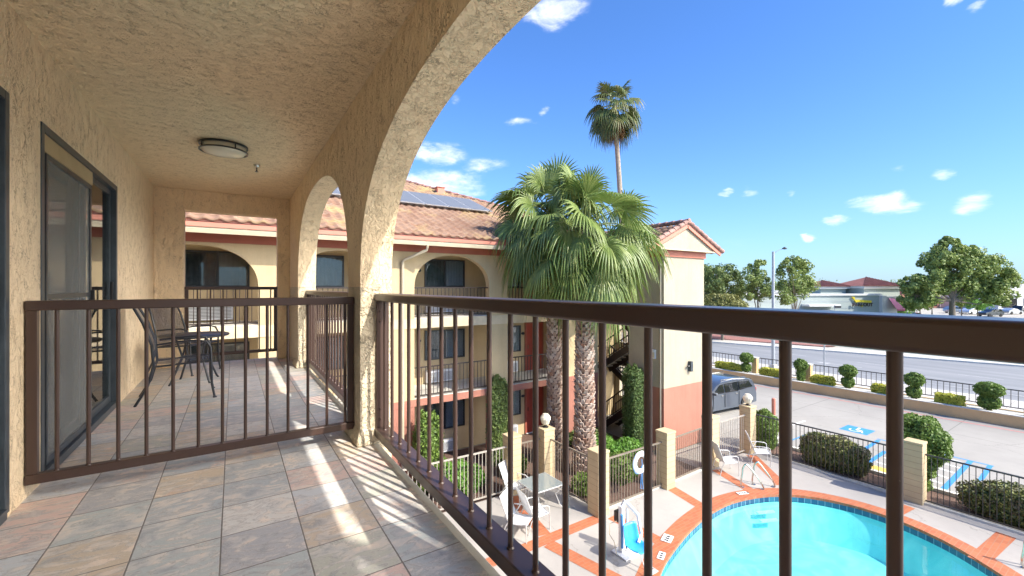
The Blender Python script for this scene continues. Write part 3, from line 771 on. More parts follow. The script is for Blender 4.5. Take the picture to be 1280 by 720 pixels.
# windows / doors on the recessed wall
def window(x0, x1, z0, z1, open_left=True, bright=True):
    y = YW; f = MB(); w = .05; d = .07
    f.box(x0, x0+w, y-d, y-.001, z0, z1); f.box(x1-w, x1, y-d, y-.001, z0, z1)
    f.box(x0+w, x1-w, y-d, y-.001, z1-w, z1); f.box(x0+w, x1-w, y-d, y-.001, z0, z0+w)
    mid = (x0+x1)/2
    if x1-x0 > 1.2: f.box(mid-.03, mid+.03, y-d+.01, y-.001, z0+w, z1-w)
    o = build('window', f, M['darkframe'], mo)
    build('pane', MB().box(x0+w, x1-w, y-.045, y-.040, z0+w, z1-w), M['glass'], o)
    def cur(a, b, mat):
        g = []; n = int((b-a)/.035)
        for k in range(n+1):
            xx = a+(b-a)*k/n; g.append([(xx, y-.018+.010*math.sin(k*1.9), z0+w), (xx, y-.018+.010*math.sin(k*1.9), z1-w)])
        build('curtain', MB().sheet(g), mat, o, smooth=True)
    if x1-x0 > 1.2:
        cur(mid+.03 if open_left else x0+w, x1-w, M['curtain']); 
        if open_left: cur(x0+w, mid-.03, M['blinds2'])
    else: cur(x0+w, x1-w, M['curtain'])
M['blinds2'] = plain('drawn dim blinds', (.22,.23,.23), .8, var=.3, vs=5)
def ac(x0, x1, zf):
    m = MB().box(x0, x1, YW-.20, YW-.001, zf+.06, zf+.50); o = build('air_conditioner', m, M['white'], mo, bevel=.01)
    g = MB()
    for k in range(8): g.box(x0+.05, x1-.05, YW-.206, YW-.201, zf+.12+k*.04, zf+.135+k*.04)
    build('grille', g, M['bluegrey'], o)
def room_door(x0, x1, zf):
    o = build('door', MB().box(x0+.04, x1-.04, YW-.04, YW-.001, zf+.02, zf+2.03), M['door'], mo)
    build('door_frame', MB().box(x0-.03, x0+.04, YW-.055, YW-.001, zf, zf+2.09).box(x1-.04, x1+.03, YW-.055, YW-.001, zf, zf+2.09).box(x0+.04, x1-.04, YW-.055, YW-.001, zf+2.03, zf+2.09), M['rust'], o)
    build('handle', MB().box(x0+.09, x0+.13, YW-.07, YW-.041, zf+.95, zf+1.12), M['chrome'], o, bevel=.004)
    build('threshold', MB().box(x0, x1, YW-.12, YW-.056, zf, zf+.02), M['white'], o)
def plate(x, zf):
    build('number_plate', MB().lathe([(.0,-.008),(.07,-.008),(.07,0),(.0,0)], (0,0,0), 16).__class__().add([(x+.09*math.cos(2*PI*k/14), YW-.015, zf+1.62+.06*math.sin(2*PI*k/14)) for k in range(14)]+[(x+.09*math.cos(2*PI*k/14), YW-.001, zf+1.62+.06*math.sin(2*PI*k/14)) for k in range(14)], [tuple(range(14)), tuple(range(27,13,-1))]+[(k,(k+1)%14,14+(k+1)%14,14+k) for k in range(14)]), M['black'], mo)
for zf, f in ((-1.0, 3), (-3.6, 2), (G+.02, 1)):
    s = zf+ (1.0 if f == 3 else .88); h = 1.05 if f == 3 else 1.1
    window(-1.17, .40, s, s+h); window(2.15, 3.09, s, s+h); window(5.94, 7.58, s, s+h); window(8.62, 10.24, s, s+h); window(-5.0, -3.4, s, s+h)
    for x in (5.95, 8.9, -1.1): ac(x, x+1.1, zf)
    for a, b in ((4.52,5.50),(10.50,11.42),(11.78,12.68),(.85,1.75)): room_door(a, b, zf)
    for x in (5.72, 10.38): plate(x, zf)
# railings in the arcade bays
def bay_rail(x0, x1, zf, label, mat, grp='thin railings in the motel arcade openings'):
    r = thing('arcade_railing', ((x0+x1)/2, YF+.1, zf), label, 'railing', grp)
    build('top_rail', MB().box(x0, x1, YF+.08, YF+.12, zf+.98, zf+1.02), mat, r)
    build('bottom_rail', MB().box(x0, x1, YF+.08, YF+.12, zf+.06, zf+.10), mat, r)
    n = int((x1-x0)/.135); me = None
    for k in range(1, n):
        x = x0+(x1-x0)*k/n
        if me is None:
            me = build('baluster', MB().box(x-.009, x+.009, YF+.091, YF+.109, zf+.10, zf+.98), mat, r); x00 = x
        else:
            o = me.copy(); COL.objects.link(o); o.location = (x-x00, 0, 0)
    return r
nm = {-2:'far left', -1:'middle left', 0:'centre', 1:'palm-side'}
for i, k in ((3,-2),(4,-1),(5,0),(6,1)):
    x = BX[i]
    bay_rail(x+.005, x+BW-.005, -1.02, {-2:'dark railing under the third-floor arch seen through the square end opening', -1:'dark railing under the third-floor arch seen through the small balcony arch', 0:'dark railing under the whole third-floor arch left of the palms', 1:'dark railing under the third-floor arch partly behind the palm fronds'}[k], M['rail_far'])
    bay_rail(x+.005, x+BW-.005, -3.62, {-2:'second-floor walkway railing below the square end opening', -1:'second-floor walkway railing seen low through the small balcony arch', 0:'second-floor walkway railing in front of the curtained window', 1:'second-floor walkway railing in front of the red door'}[k], M['rail_far'])

# ---- stair tower with its gable
TX0, TX1, TY = 13.60, 16.15, 10.34
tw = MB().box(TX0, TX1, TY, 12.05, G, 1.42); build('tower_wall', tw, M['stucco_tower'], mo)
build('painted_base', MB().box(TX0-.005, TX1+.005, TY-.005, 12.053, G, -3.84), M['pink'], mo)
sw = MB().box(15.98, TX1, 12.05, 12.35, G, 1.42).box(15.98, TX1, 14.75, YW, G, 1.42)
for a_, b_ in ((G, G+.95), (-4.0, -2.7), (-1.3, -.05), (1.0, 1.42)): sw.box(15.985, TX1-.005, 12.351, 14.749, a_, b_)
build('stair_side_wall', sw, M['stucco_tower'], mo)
build('trim_band', MB().box(TX0-.04, TX1+.06, TY-.05, TY-.002, 1.165, 1.405).box(TX0-.04, TX0-.002, TY-.002, 13.16, 1.165, 1.405), M['rust'], mo)
gx, gz, gy = 14.70, 2.44, 10.12
build('gable', MB().prism([(gx-2.02,1.45),(gx+2.02,1.45),(gx,gz-.10)], 'y', gy+.03, 14.6), M['stucco_tower'], mo)
build('gable_soffit', MB().box(gx-2.1, gx+2.1, gy-.02, 13.1, 1.408, 1.448), M['creamtrim'], mo)
rk = MB()
for s in (-1, 1):
    rk.obox((gx+s*2.24, gy-.02, 1.37), (gx, gy-.02, gz-.05), .06, .17)
build('rake_board', rk, M['salmon'], mo)
gs = math.hypot(2.3, 2.3*.46); Ud = (2.3/gs, 0, 2.3*.46/gs)
for s in (-1, 1):
    tile_slope('roof', (gx-s*2.32, gy-.1, 1.44), (0,1,0), (s*Ud[0],0,Ud[2]), 4.9, 7, lambda q: (0,4.9), M['tile'], mo)
    m = MB()
    n = 8
    for k in range(n):
        p = Vector((gx+s*2.36, gy-.04, 1.42)).lerp(Vector((gx, gy-.04, gz+.06)), k/n); q = Vector((gx+s*2.36, gy-.04, 1.42)).lerp(Vector((gx, gy-.04, gz+.06)), (k+1.15)/n)
        m.tube([p+Vector((0,0,.06)), q+Vector((0,0,.03))], [.095,.08], 10)
    build('rake_tile', m, M['tile_dark'], mo, smooth=True)
m = MB()
for k in range(14): m.tube([(gx, gy-.12+k*.34, gz+.12),(gx, gy+.25+k*.34, gz+.10)], [.10,.085], 10)
build('ridge_cap', m, M['tile_dark'], mo, smooth=True)
build('corner_pipe', MB().tube([(TX0-.05,TY+.12,G+.1),(TX0-.05,TY+.12,1.15)], .03, 8), M['stucco_tower'], mo, smooth=True)
wlamp = thing('wall_lamp', (15.05, TY, -3.2), 'small dark box lamp on the pale tower wall', 'lamp')
build('lamp_body', MB().box(15.08, 15.22, TY-.14, TY-.001, -3.33, -2.93), M['bluegrey'], wlamp, bevel=.01)
build('lamp_arm', MB().tube([(15.08,TY-.07,-3.10),(14.98,TY-.10,-3.10),(14.93,TY-.10,-3.12)], .035, 8), M['darkframe'], wlamp, smooth=True)
bx_ = thing('junction_box', (TX0, 10.9, -2.6), 'small white utility box on the shaded side of the tower', 'box')
build('box_body', MB().box(TX0-.08, TX0-.001, 10.70, 10.86, -2.75, -2.40), M['white'], bx_, bevel=.01)
build('box_lid', MB().box(TX0-.092, TX0-.081, 10.71, 10.85, -2.72, -2.5), M['creamtrim'], bx_)
# stairs
st = MB(); bl = MB(); rl = MB()
def flight(xa, xb, ya, za, yb, zb, n=8):
    for k in range(n):
        y0 = ya+(yb-ya)*k/n; y1 = ya+(yb-ya)*(k+1)/n; z = za+(zb-za)*(k+1)/n
        st.box(xa+.06, xb-.06, y0, y1+.03*(1 if yb > ya else -1), z-.055, z)
    for x in (xa+.02, xb-.02):
        bl.obox((x, ya, za-.08), (x, yb, zb-.08), .05, .26)
        rl.obox((x, ya, za+.90), (x, yb, zb+.90), .045, .045); rl.obox((x, ya, za+.16), (x, yb, zb+.16), .03, .03)
        for k in range(2*n+1):
            y = ya+(yb-ya)*k/(2*n); z = za+(zb-za)*k/(2*n)
            t_ = .035 if k in (0, 2*n, n) else .016
            rl.box(x-t_/2, x+t_/2, y-t_/2, y+t_/2, z+.05, z+.90)
flight(13.72, 14.80, 14.3, -3.78, 12.2, -2.45); flight(14.90, 15.94, 14.4, -3.62, 12.2, -4.98); flight(13.72, 14.80, 13.9, G+.02, 12.2, -4.98)
flight(14.90, 15.94, 12.2, -2.45, 14.4, -1.05)
build('stair_steps', st, M['concrete_trim'], mo); build('stair_stringers', bl, M['rail_far'], mo); build('stair_handrail', rl, M['rail_far'], mo)
build('stair_landing', MB().box(12.98, 15.97, 14.42, YW, -3.78, -3.60), M['slabtrim'], mo); build('stair_landing', MB().box(12.98, 15.97, 14.42, YW, -1.18, -1.0), M['slabtrim'], mo)
build('stair_landing', MB().box(12.975, 13.6, YF+.05, 14.415, -3.78, -3.60), M['slabtrim'], mo); build('stair_landing', MB().box(12.975, 13.6, YF+.05, 14.415, -1.18, -1.0), M['slabtrim'], mo)
build('stair_ceiling', MB().box(12.975, 15.97, 12.055, YW, 1.372, 1.41), M['stucco_far'], mo)
# ================================================================== plants
def rand_unit(n, rng):
    v = rng.normal(size=(n,3)); return v/np.linalg.norm(v, axis=1)[:,None]
def leaf_quads(C, Nn, size, rng, aspect=1.5, jitter=.9):
    """one small bent quad per centre C, roughly facing Nn"""
    n = len(C); N = Nn + jitter*rng.normal(size=(n,3)); N /= np.linalg.norm(N, axis=1)[:,None]
    A = rand_unit(n, rng); T = np.cross(N, A); T /= (np.linalg.norm(T, axis=1)[:,None]+1e-9); B = np.cross(N, T)
    s = size*rng.uniform(.65, 1.35, n)[:,None]
    V = np.stack([C - T*s*.5*aspect, C - B*s*.42 , C + T*s*.5*aspect, C + B*s*.42], 1).reshape(-1,3)
    F = np.arange(4*n).reshape(n,4); return V, F
def solid(name, V, F, mat, parent): return raw(name, V, F, mat, parent)
def ellips(c, r, n=14, m=9):
    mb = MB(); prof = [(math.sin(PI*i/m)*1.0, -math.cos(PI*i/m)) for i in range(m+1)]
    vs = []; fs = []
    for pr2, pz in prof:
        for k in range(n): a = 2*PI*k/n; vs.append((c[0]+r[0]*max(.01,pr2)*math.cos(a), c[1]+r[1]*max(.01,pr2)*math.sin(a), c[2]+r[2]*pz))
    for i in range(m):
        for k in range(n): fs.append((i*n+k, i*n+(k+1)%n, (i+1)*n+(k+1)%n, (i+1)*n+k))
    return mb.add(vs, fs)
def shrub(kind, base, blobs, label, cat, mat, leaf=.05, dens=900, group=None, trunk=None, seed=1, inner=.86):
    """blobs: (dx,dy,cz, rx,ry,rz,power) relative to base; leaves on the skins"""
    rng = np.random.RandomState(seed); t = thing(kind, base, label, cat, group)
    P = []; Nn = []; core = MB()
    for (dx,dy,cz,rx,ry,rz,pw) in blobs:
        area = 4*PI*((rx*ry)**1.6/3+(rx*rz)**1.6/3+(ry*rz)**1.6/3)**(1/1.6)
        n = int(area*dens*1.5); u = rand_unit(n, rng)
        if pw != 2: q = (np.abs(u)**pw).sum(1)**(1/pw); uu = u/q[:,None]
        else: uu = u
        wob = 1 + .05*np.sin(u[:,0]*7+dx*5+seed)+.05*np.sin(u[:,1]*9+1.3*seed)+.04*np.sin(u[:,2]*11+seed)
        r = rng.uniform(.88, 1.05, n)*wob
        P.append(np.array(base)+np.array([dx,dy,cz])+uu*np.array([rx,ry,rz])*r[:,None])
        g = uu/np.array([rx,ry,rz]); Nn.append(g/np.linalg.norm(g,axis=1)[:,None])
        e = ellips((0,0,0), (1,1,1), 18, 11)
        ev = np.array(e.v); 
        if pw != 2: q = (np.abs(ev)**pw).sum(1)**(1/pw); ev = ev/np.maximum(q,1e-6)[:,None]
        core.add([tuple(np.array(base)+np.array([dx,dy,cz])+x*np.array([rx,ry,rz])*inner) for x in ev], e.f)
    P = np.concatenate(P); Nn = np.concatenate(Nn)
    k = P[:,2] > base[2]+.01; P = P[k]; Nn = Nn[k]
    V, F = leaf_quads(P, Nn, leaf, rng)
    raw('foliage', V, F, mat, t)
    core_o = build('inner_twigs', core, M['leaf_in'], t)
    if trunk:
        build('trunk', MB().tube([(base[0],base[1],base[2]-.02),(base[0]+.02,base[1],base[2]+trunk[1]*.5),(base[0],base[1],base[2]+trunk[1])], [trunk[0]*1.2,trunk[0],trunk[0]*.8], 8), M['bark'], t, smooth=True)
    return t

# ---- broadleaf trees
def broad_tree(base, h, blobs, label, mat, leaf, n, seed, trunk_r=.25, group='street trees across the road', fork=.3):
    rng = np.random.RandomState(seed); t = thing('broadleaf_tree', base, label, 'tree', group)
    b = np.array(base); tk = MB()
    top = b + np.array([0,0,h*fork])
    tk.tube([tuple(b+[0,0,-.2]), tuple(b+[trunk_r*.2,0,h*fork*.5]), tuple(top)], [trunk_r*1.25, trunk_r*.95, trunk_r*.8], 9)
    P = []; Nn = []; tot = sum(q[3]**2 for q in blobs)
    for (dx,dy,z,r) in blobs:
        c = b + np.array([dx,dy,z])
        mid = top + (c-top)*.5 + np.array([0,0,-.15*abs(dx)])
        tk.tube([tuple(top+[0,0,-.3]), tuple(mid), tuple(c)], [trunk_r*.42, trunk_r*.22, trunk_r*.07], 6)
        m = max(40, int(n*r**2/tot))
        # sub-clumps spread through the lobe, leaves spread through the sub-clumps
        ns = max(6, int(7*r)); sc_ = rand_unit(ns, rng)*(rng.uniform(.35,.95,ns)**.6)[:,None]*r*np.array([1,1,.8])
        sr = rng.uniform(.22,.45,ns)*r
        pick = rng.randint(0, ns, m)
        u = rand_unit(m, rng); q = sc_[pick] + u*(sr[pick]*rng.uniform(.35,1.08,m)**.5)[:,None]
        P.append(c+q); nn_ = u+.6*q/r; Nn.append(nn_/np.linalg.norm(nn_,axis=1)[:,None])
        for i in range(0, ns, 2): tk.tube([tuple(c), tuple(c+sc_[i])], [trunk_r*.12, trunk_r*.04], 4)
    V, F = leaf_quads(np.concatenate(P), np.concatenate(Nn), leaf, rng, 1.25, .8)
    raw('crown', V, F, mat, t); build('trunk', tk, M['bark'], t, smooth=True); return t

# ---- fan palms
def fan(Vl, Fl, o, az, el, Lp, R, rng, stem, droop=.55, nseg=34, spread=2.15, sag=.25, tipsag=.95):
    """one fan frond: petiole from o, folded blade whose segments split and hang at the tips"""
    d = np.array([math.cos(az)*math.cos(el), math.sin(az)*math.cos(el), math.sin(el)]); o = np.array(o)
    pts = [o + d*Lp*q + np.array([0,0,-sag*Lp*q*q]) for q in (0,.35,.7,1)]
    stem.tube([tuple(p) for p in pts], [.028,.022,.018,.014], 5, caps=False)
    h = pts[-1]; f = pts[-1]-pts[-2]; f /= np.linalg.norm(f); f = f + np.array([0,0,-.25*droop]); f /= np.linalg.norm(f)
    roll = rng.normal()*.55; hg = rng.uniform(.5,1.9)
    s = np.cross(f, [0,0,1]); s /= (np.linalg.norm(s)+1e-9); n = np.cross(s, f)
    s2 = s*math.cos(roll)+n*math.sin(roll); n2 = np.cross(s2, f); s = s2; n = n2
    base = sum(len(v) for v in Vl)
    vs = []; fs = []
    dphi = 2*spread/nseg
    for k in range(nseg):
        ph = -spread+(k+.5)*dphi; ln = R*(1-.33*(abs(ph)/spread)**1.6)*rng.uniform(.92,1.06)
        dirn = f*math.cos(ph)+s*math.sin(ph)
        side = -f*math.sin(ph)+s*math.cos(ph)
        hang = tipsag*hg*rng.uniform(.7,1.3)*droop
        row = []
        for q, wf in ((.04,.9),(.35,1.0),(.60,.80),(.80,.42),(1.0,.06)):
            w = min(ln*q, ln*.62)*math.tan(dphi/2)*wf*1.02
            if q > .62: w = ln*.6*math.tan(dphi/2)*wf*1.15
            c = h + dirn*ln*q*(1-.15*hang*max(0,q-.5)) + n*(.22*R*(q*q)*math.cos(ph)*0 + .10*R*math.sin(q*2.2)) + np.array([0,0,-hang*R*max(0,q-.35)**1.9*1.15])
            fold = .35*w
            row.append((c-side*w-n*fold, c+n*fold, c+side*w-n*fold))
        b0 = base+len(vs)
        for r_ in row: vs += list(r_)
        for i in range(len(row)-1):
            a = b0+i*3
            fs += [(a,a+1,a+4,a+3),(a+1,a+2,a+5,a+4)]
    Vl.append(np.array(vs)); Fl.append(np.array(fs))
def fan_palm(base, top, r0, r1, label, nf, Lp, R, seed, mat, dead=18, elr=(-1.05,1.35), boots=True, droop=.55, lean=(0,0), group='tall fan palms', skirt=0, nseg=34, bottom_hidden=0):
    rng = np.random.RandomState(seed); t = thing('fan_palm', base, label, 'palm', group)
    b = Vector(base); tp = Vector(top); H = tp.z-b.z
    ax = lambda q: b.lerp(tp, q) + Vector((lean[0]*math.sin(PI*q), lean[1]*math.sin(PI*q), 0))
    rad = lambda q: r0*(1.25-.25*min(1,q*6)) if q < .16 else r0+(r1-r0)*(q-.16)/.84
    build('trunk', MB().tube([ax(i/16) for i in range(17)], [rad(i/16) for i in range(17)], 16), M['trunk_palm'] if boots else M['bark_palm'], t, smooth=True)
    if boots:
        m = MB(); rowh = .105; z = .12; row = 0
        while z < H-.05:
            q = z/H; c = ax(q); r = rad(q)*.96; nb = max(9, int(2*PI*r/.16))
            for k in range(nb):
                a = 2*PI*(k+.5*(row%2))/nb+rng.uniform(-.08,.08); ca, sa = math.cos(a), math.sin(a); hw = PI*r/nb*1.05
                out = rng.uniform(.05,.11); up = rng.uniform(.10,.17); tw = rng.uniform(-.02,.02)
                o = Vector((c.x+ca*r, c.y+sa*r, c.z)); rad_ = Vector((ca,sa,0)); tan = Vector((-sa,ca,0)); U = Vector((0,0,1))
                p = [o-tan*hw-U*.04, o+tan*hw-U*.04, o+tan*hw*.55+U*up+rad_*out+tan*tw, o-tan*hw*.55+U*up+rad_*out+tan*tw]
                p += [x-rad_*.05 for x in p[:2]]+[p[2]-rad_*.035+U*.01, p[3]-rad_*.035+U*.01]
                m.add(p, [(0,1,2,3),(5,4,7,6),(0,3,7,4),(1,5,6,2),(3,2,6,7)])
            z += rowh; row += 1
        build('leaf_boots', m, M['boot'], t)
    Vl, Fl = [], []; stem = MB(); o0 = tp
    for k in range(nf):
        q = (k+.5)/nf; el = elr[1]+(elr[0]-elr[1])*q**.85 + rng.normal()*.2; az = k*2.39996+rng.uniform(-.25,.25)
        L = Lp*rng.uniform(.8,1.15)*(1-.25*max(0,math.sin(el))**4); o = o0 + Vector((math.cos(az)*r1*.7, math.sin(az)*r1*.7, .25*math.sin(el)))
        fan(Vl, Fl, o, az, el, L, R*rng.uniform(.85,1.12), rng, stem, droop=droop*(.55+.9*q), sag=.12+.2*(1-abs(el)/1.4), nseg=nseg)
    raw('crown', np.concatenate(Vl), np.concatenate(Fl), mat, t)
    if dead:
        Vl, Fl = [], []
        for k in range(dead):
            az = k*2.39996+1; el = rng.uniform(-1.45,-.95)
            fan(Vl, Fl, o0+Vector((math.cos(az)*r1*.8, math.sin(az)*r1*.8, -.1-skirt*rng.rand())), az, el, Lp*.6*rng.uniform(.6,1.1), R*.75, rng, stem, droop=1.1, nseg=18, spread=1.5)
        raw('dead_fronds', np.concatenate(Vl), np.concatenate(Fl), M['palm_dead'], t)
    build('petioles', stem, M['petiole'], t, smooth=True)
    return t
M['bark_palm'] = plain('ringed palm bark', (.30,.25,.20), .95, var=.3, vs=9, bump=.5)
fan_palm((9.97,10.78,G), (9.97,10.75,1.98), .30, .22, 'nearer and thicker of the two fan palms beside the pool fence, scaly trunk', 58, 1.42, 1.24, 5, M['palm'], 36, elr=(-1.2,1.4), droop=.85)
fan_palm((9.92,12.25,G), (9.72,12.2,2.55), .24, .19, 'slimmer fan palm standing just behind and left of the thick one', 52, 1.35, 1.24, 9, M['palm'], 28, elr=(-1.2,1.4), droop=.85)
fan_palm((20.1,18.0,G), (19.45,18.4,11.05), .19, .13, 'very tall lone palm rising above the roofs with a small round crown', 36, .90, 1.0, 21, M['palm_tall'], 34, elr=(-1.0,1.3), boots=False, droop=.8, lean=(.25,0), skirt=.5, nseg=24)
# a palm on our side of the courtyard, beside the wing, whose crown shades the near end of the balcony
SHADE_PALM = True
if SHADE_PALM:
    fan_palm((2.75,-3.8,G), (2.7,-3.8,2.6), .26, .2, 'fan palm beside the balcony wing outside the view, shading the near floor', 34, 1.0, 1.05, 33, M['palm'], 0, boots=False, nseg=20)

# ---- courtyard shrubs
shrub('column_cypress', (13.12,11.35,G), [(0,0,1.55,.34,.34,1.55,8)], 'tall narrow clipped green column shrub against the tower corner', 'shrub', M['leaf_cyp'], .05, 1500, seed=2)
shrub('climbing_vine', (7.9,13.0,G), [(0,0,1.45,.40,.18,1.5,4)], 'dark climbing vine covering the arcade pier left of the red doors', 'vine', M['leaf_dark'], .07, 900, seed=3)
shrub('column_shrub', (5.05,12.55,G), [(0,0,1.15,.42,.42,1.15,3),(.15,.1,.6,.5,.45,.6,2)], 'loose tall green shrub against the arcade seen between the left balusters', 'shrub', M['leaf_top'], .07, 700, seed=4)
shrub('bright_bush', (5.6,11.75,G), [(0,0,.45,.62,.4,.55,2),(.6,.1,.35,.4,.4,.4,2)], 'bright green low bush behind the pale pool fence', 'bush', M['leaf_bright'], .08, 600, seed=5)
gb = [((11.6,11.6),.55,.6,'leaf_bright','bright round bush between the palm and the cypress column'),((12.35,11.0),.5,.55,'leaf_bright','bright round bush at the foot of the cypress column'),
      ((11.0,10.6),.5,.65,'leaf_bright','light green bush nearest to the thick palm trunk'),((10.6,9.7),.55,.75,'leaf_top','darker green bush behind the fence with the life ring'),((11.9,12.6),.9,.5,'leaf_dark','wide dark low bush in front of the stairs'),
      ((7.9,12.0),.45,.6,'leaf_top','dark green bush behind the short fence section'),((9.0,9.7),.4,.5,'leaf_top','small green bush at the foot of the palms')]
for i, ((x,y),r,h,m,l) in enumerate(gb):
    shrub('round_bush', (x,y,G), [(0,0,h*.55,r,r*.9,h*.6,2),(r*.5,r*.2,h*.4,r*.6,r*.6,h*.45,2)], l, 'bush', M[m], .08, 520, group='low bushes in the courtyard bed', seed=20+i)
# ---- hedges and topiary along the pool fence
shrub('topiary_cone', (17.5,8.6,G), [(0,0,.86,.46,.46,.60,2),(0,0,.28,.40,.40,.30,2)], 'small dark rounded topiary cone beside the lamp pillar', 'topiary', M['leaf_top'], .045, 1400, seed=40, trunk=(.06,1.0))
shrub('boxwood_hedge', (17.55,6.35,G), [(0,0,.50,.45,.95,.56,3.2)], 'long mottled boxwood hedge beyond the fence, left of the plain pillar', 'hedge', M['leaf_box'], .05, 1500, seed=41)
shrub('topiary_bush', (17.75,4.15,G), [(0,0,1.50,.66,.66,.78,2.2),(.1,.1,.62,.42,.42,.30,2),(.1,.1,.2,.34,.34,.25,2)], 'large dark tiered topiary behind the plain pillar', 'topiary', M['leaf_top'], .05, 1400, seed=42, trunk=(.08,1.1))
shrub('boxwood_hedge', (17.55,1.75,G), [(0,0,.42,.48,1.35,.50,3.2)], 'long mottled boxwood hedge beyond the fence at the right border', 'hedge', M['leaf_box'], .05, 1500, seed=43)
# ================================================================== ground, deck, pool
def catmull(P, n=10, closed=True):
    out = []; m = len(P)
    for i in range(m):
        p0, p1, p2, p3 = [np.array(P[(i+k-1) % m], float) for k in range(4)]
        for j in range(n):
            t = j/n; out.append(tuple(.5*((2*p1)+(-p0+p2)*t+(2*p0-5*p1+4*p2-p3)*t*t+(-p0+3*p1-3*p2+p3)*t**3)))
    return out
poolc = catmull([(7.75,6.00),(8.85,6.42),(10.4,6.80),(12.0,6.92),(13.4,6.58),(14.35,5.9),(14.88,4.9),(14.95,3.9),(14.65,2.9),(14.0,1.95),(13.0,.8),(11.8,-.5),(10,-1.6),(8,-1.6),(6.2,-.4),(5.3,1.6),(5.5,3.7),(6.4,5.2)], 8)
def offset(P, d):
    n = len(P); out = []
    for i in range(n):
        a = np.array(P[i-1]); b = np.array(P[(i+1) % n]); t = b-a; t /= np.linalg.norm(t); out.append((P[i][0]-t[1]*d, P[i][1]+t[0]*d))
    return out
# orientation: make positive offset point outwards
def area(P): return sum(P[i][0]*P[(i+1)%len(P)][1]-P[(i+1)%len(P)][0]*P[i][1] for i in range(len(P)))/2
sg = -1 if area(poolc) > 0 else 1
cop = offset(poolc, sg*.46)
def ringmesh(A, za, B, zb):
    n = len(A); return MB().add([(x,y,za) for x,y in A]+[(x,y,zb) for x,y in B], [(i,(i+1)%n,(i+1)%n+n,i+n) for i in range(n)])
DZ = G+.02
def flat_with_hole(name, outer, inner, z, mat):
    bm = bmesh.new()
    eo = []; 
    for P in (outer, inner):
        vs = [bm.verts.new((x,y,0)) for x,y in P]
        for i in range(len(vs)): eo.append(bm.edges.new((vs[i], vs[(i+1)%len(vs)])))
    bmesh.ops.triangle_fill(bm, use_beauty=True, use_dissolve=False, edges=eo)
    for f in bm.faces:
        if f.normal.z < 0: f.normal_flip()
    me = bpy.data.meshes.new(name); bm.to_mesh(me); bm.free(); me.materials.append(mat)
    o = bpy.data.objects.new(name, me); COL.objects.link(o); o.location = (0,0,z); o['kind'] = 'structure'; return o
def struct(name, mb, mat, **k): o = build(name, mb, mat, **k); o['kind'] = 'structure'; return o
# open ground with a hole for the pool basin
NG = 64; R_ = 900
gout = [(10+R_*math.cos(2*PI*k/NG), 3+R_*math.sin(2*PI*k/NG)) for k in range(NG)]
flat_with_hole('ground', gout, offset(poolc, sg*.40), G-.03, M['ground'])
struct('courtyard_bed', MB().add([(-14,8.75,G-.02),(12.5,8.75,G-.02),(12.5,8.75,G-.02),(13.6,8.75,G-.02),(13.6,15,G-.02),(-14,15,G-.02)], [(0,1,3,4,5)]), M['mulch'])
deck_out = [(.955,-7),(16.75,-7),(16.75,2),(16.72,6),(16.62,8.75),(8.62,8.72),(8.62,10.9),(.955,11.1)]
flat_with_hole('pool_deck', deck_out, cop, DZ, M['deck'])
struct('pool_coping', ringmesh(poolc, DZ+.02, cop, DZ+.004), M['brick'])
struct('pool_coping_edge', ringmesh(poolc, DZ+.02, poolc, DZ-.05), M['brick'])
struct('waterline_tiles', ringmesh(poolc, DZ-.05, offset(poolc, sg*-.001), DZ-.20), M['wtile'])
inn = offset(poolc, -sg*.05)
struct('pool_basin', MB().add([(x,y,DZ-.199) for x,y in poolc]+[(x,y,DZ-1.05) for x,y in offset(poolc,-sg*.45)], [(i,(i+1)%len(poolc),(i+1)%len(poolc)+len(poolc),i+len(poolc)) for i in range(len(poolc))]+[tuple(range(len(poolc),2*len(poolc)))]), M['plaster'])
struct('pool_water', MB().add([(x,y,DZ-.17) for x,y in poolc], [tuple(range(len(poolc)))]), M['water'])
stp = MB()
for k in range(2): stp.obox((12.78-.06*k,6.50-.12*k,DZ-.30-.17*k),(13.28-.06*k,6.28-.12*k,DZ-.30-.17*k),.10,.04)
struct('pool_steps', stp, M['white'])
def strip(p, q, w, name='brick_band', mat=None, z=DZ+.004):
    p = Vector((p[0],p[1],0)); q = Vector((q[0],q[1],0)); d = (q-p).normalized(); s = Vector((-d.y,d.x,0))*w/2
    vs = [p-s, q-s, q+s, p+s]; o = struct(name, MB().add([(v.x,v.y,z) for v in vs], [(0,1,2,3)]), mat or M['brick']); return o
strip((8.30,8.42),(1.2,8.42),.34); strip((6.45,8.25),(6.95,6.2),.36, z=DZ+.007); strip((8.68,8.28),(8.82,6.78),.36); strip((11.45,8.45),(11.2,7.15),.36)
strip((13.9,8.45),(13.35,6.95),.34); strip((16.2,8.45),(14.55,6.62),.36); strip((16.2,4.05),(15.2,4.15),.36); strip((16.4,2.2),(14.3,2.35),.34); strip((7.0,10.7),(6.6,8.6),.34)
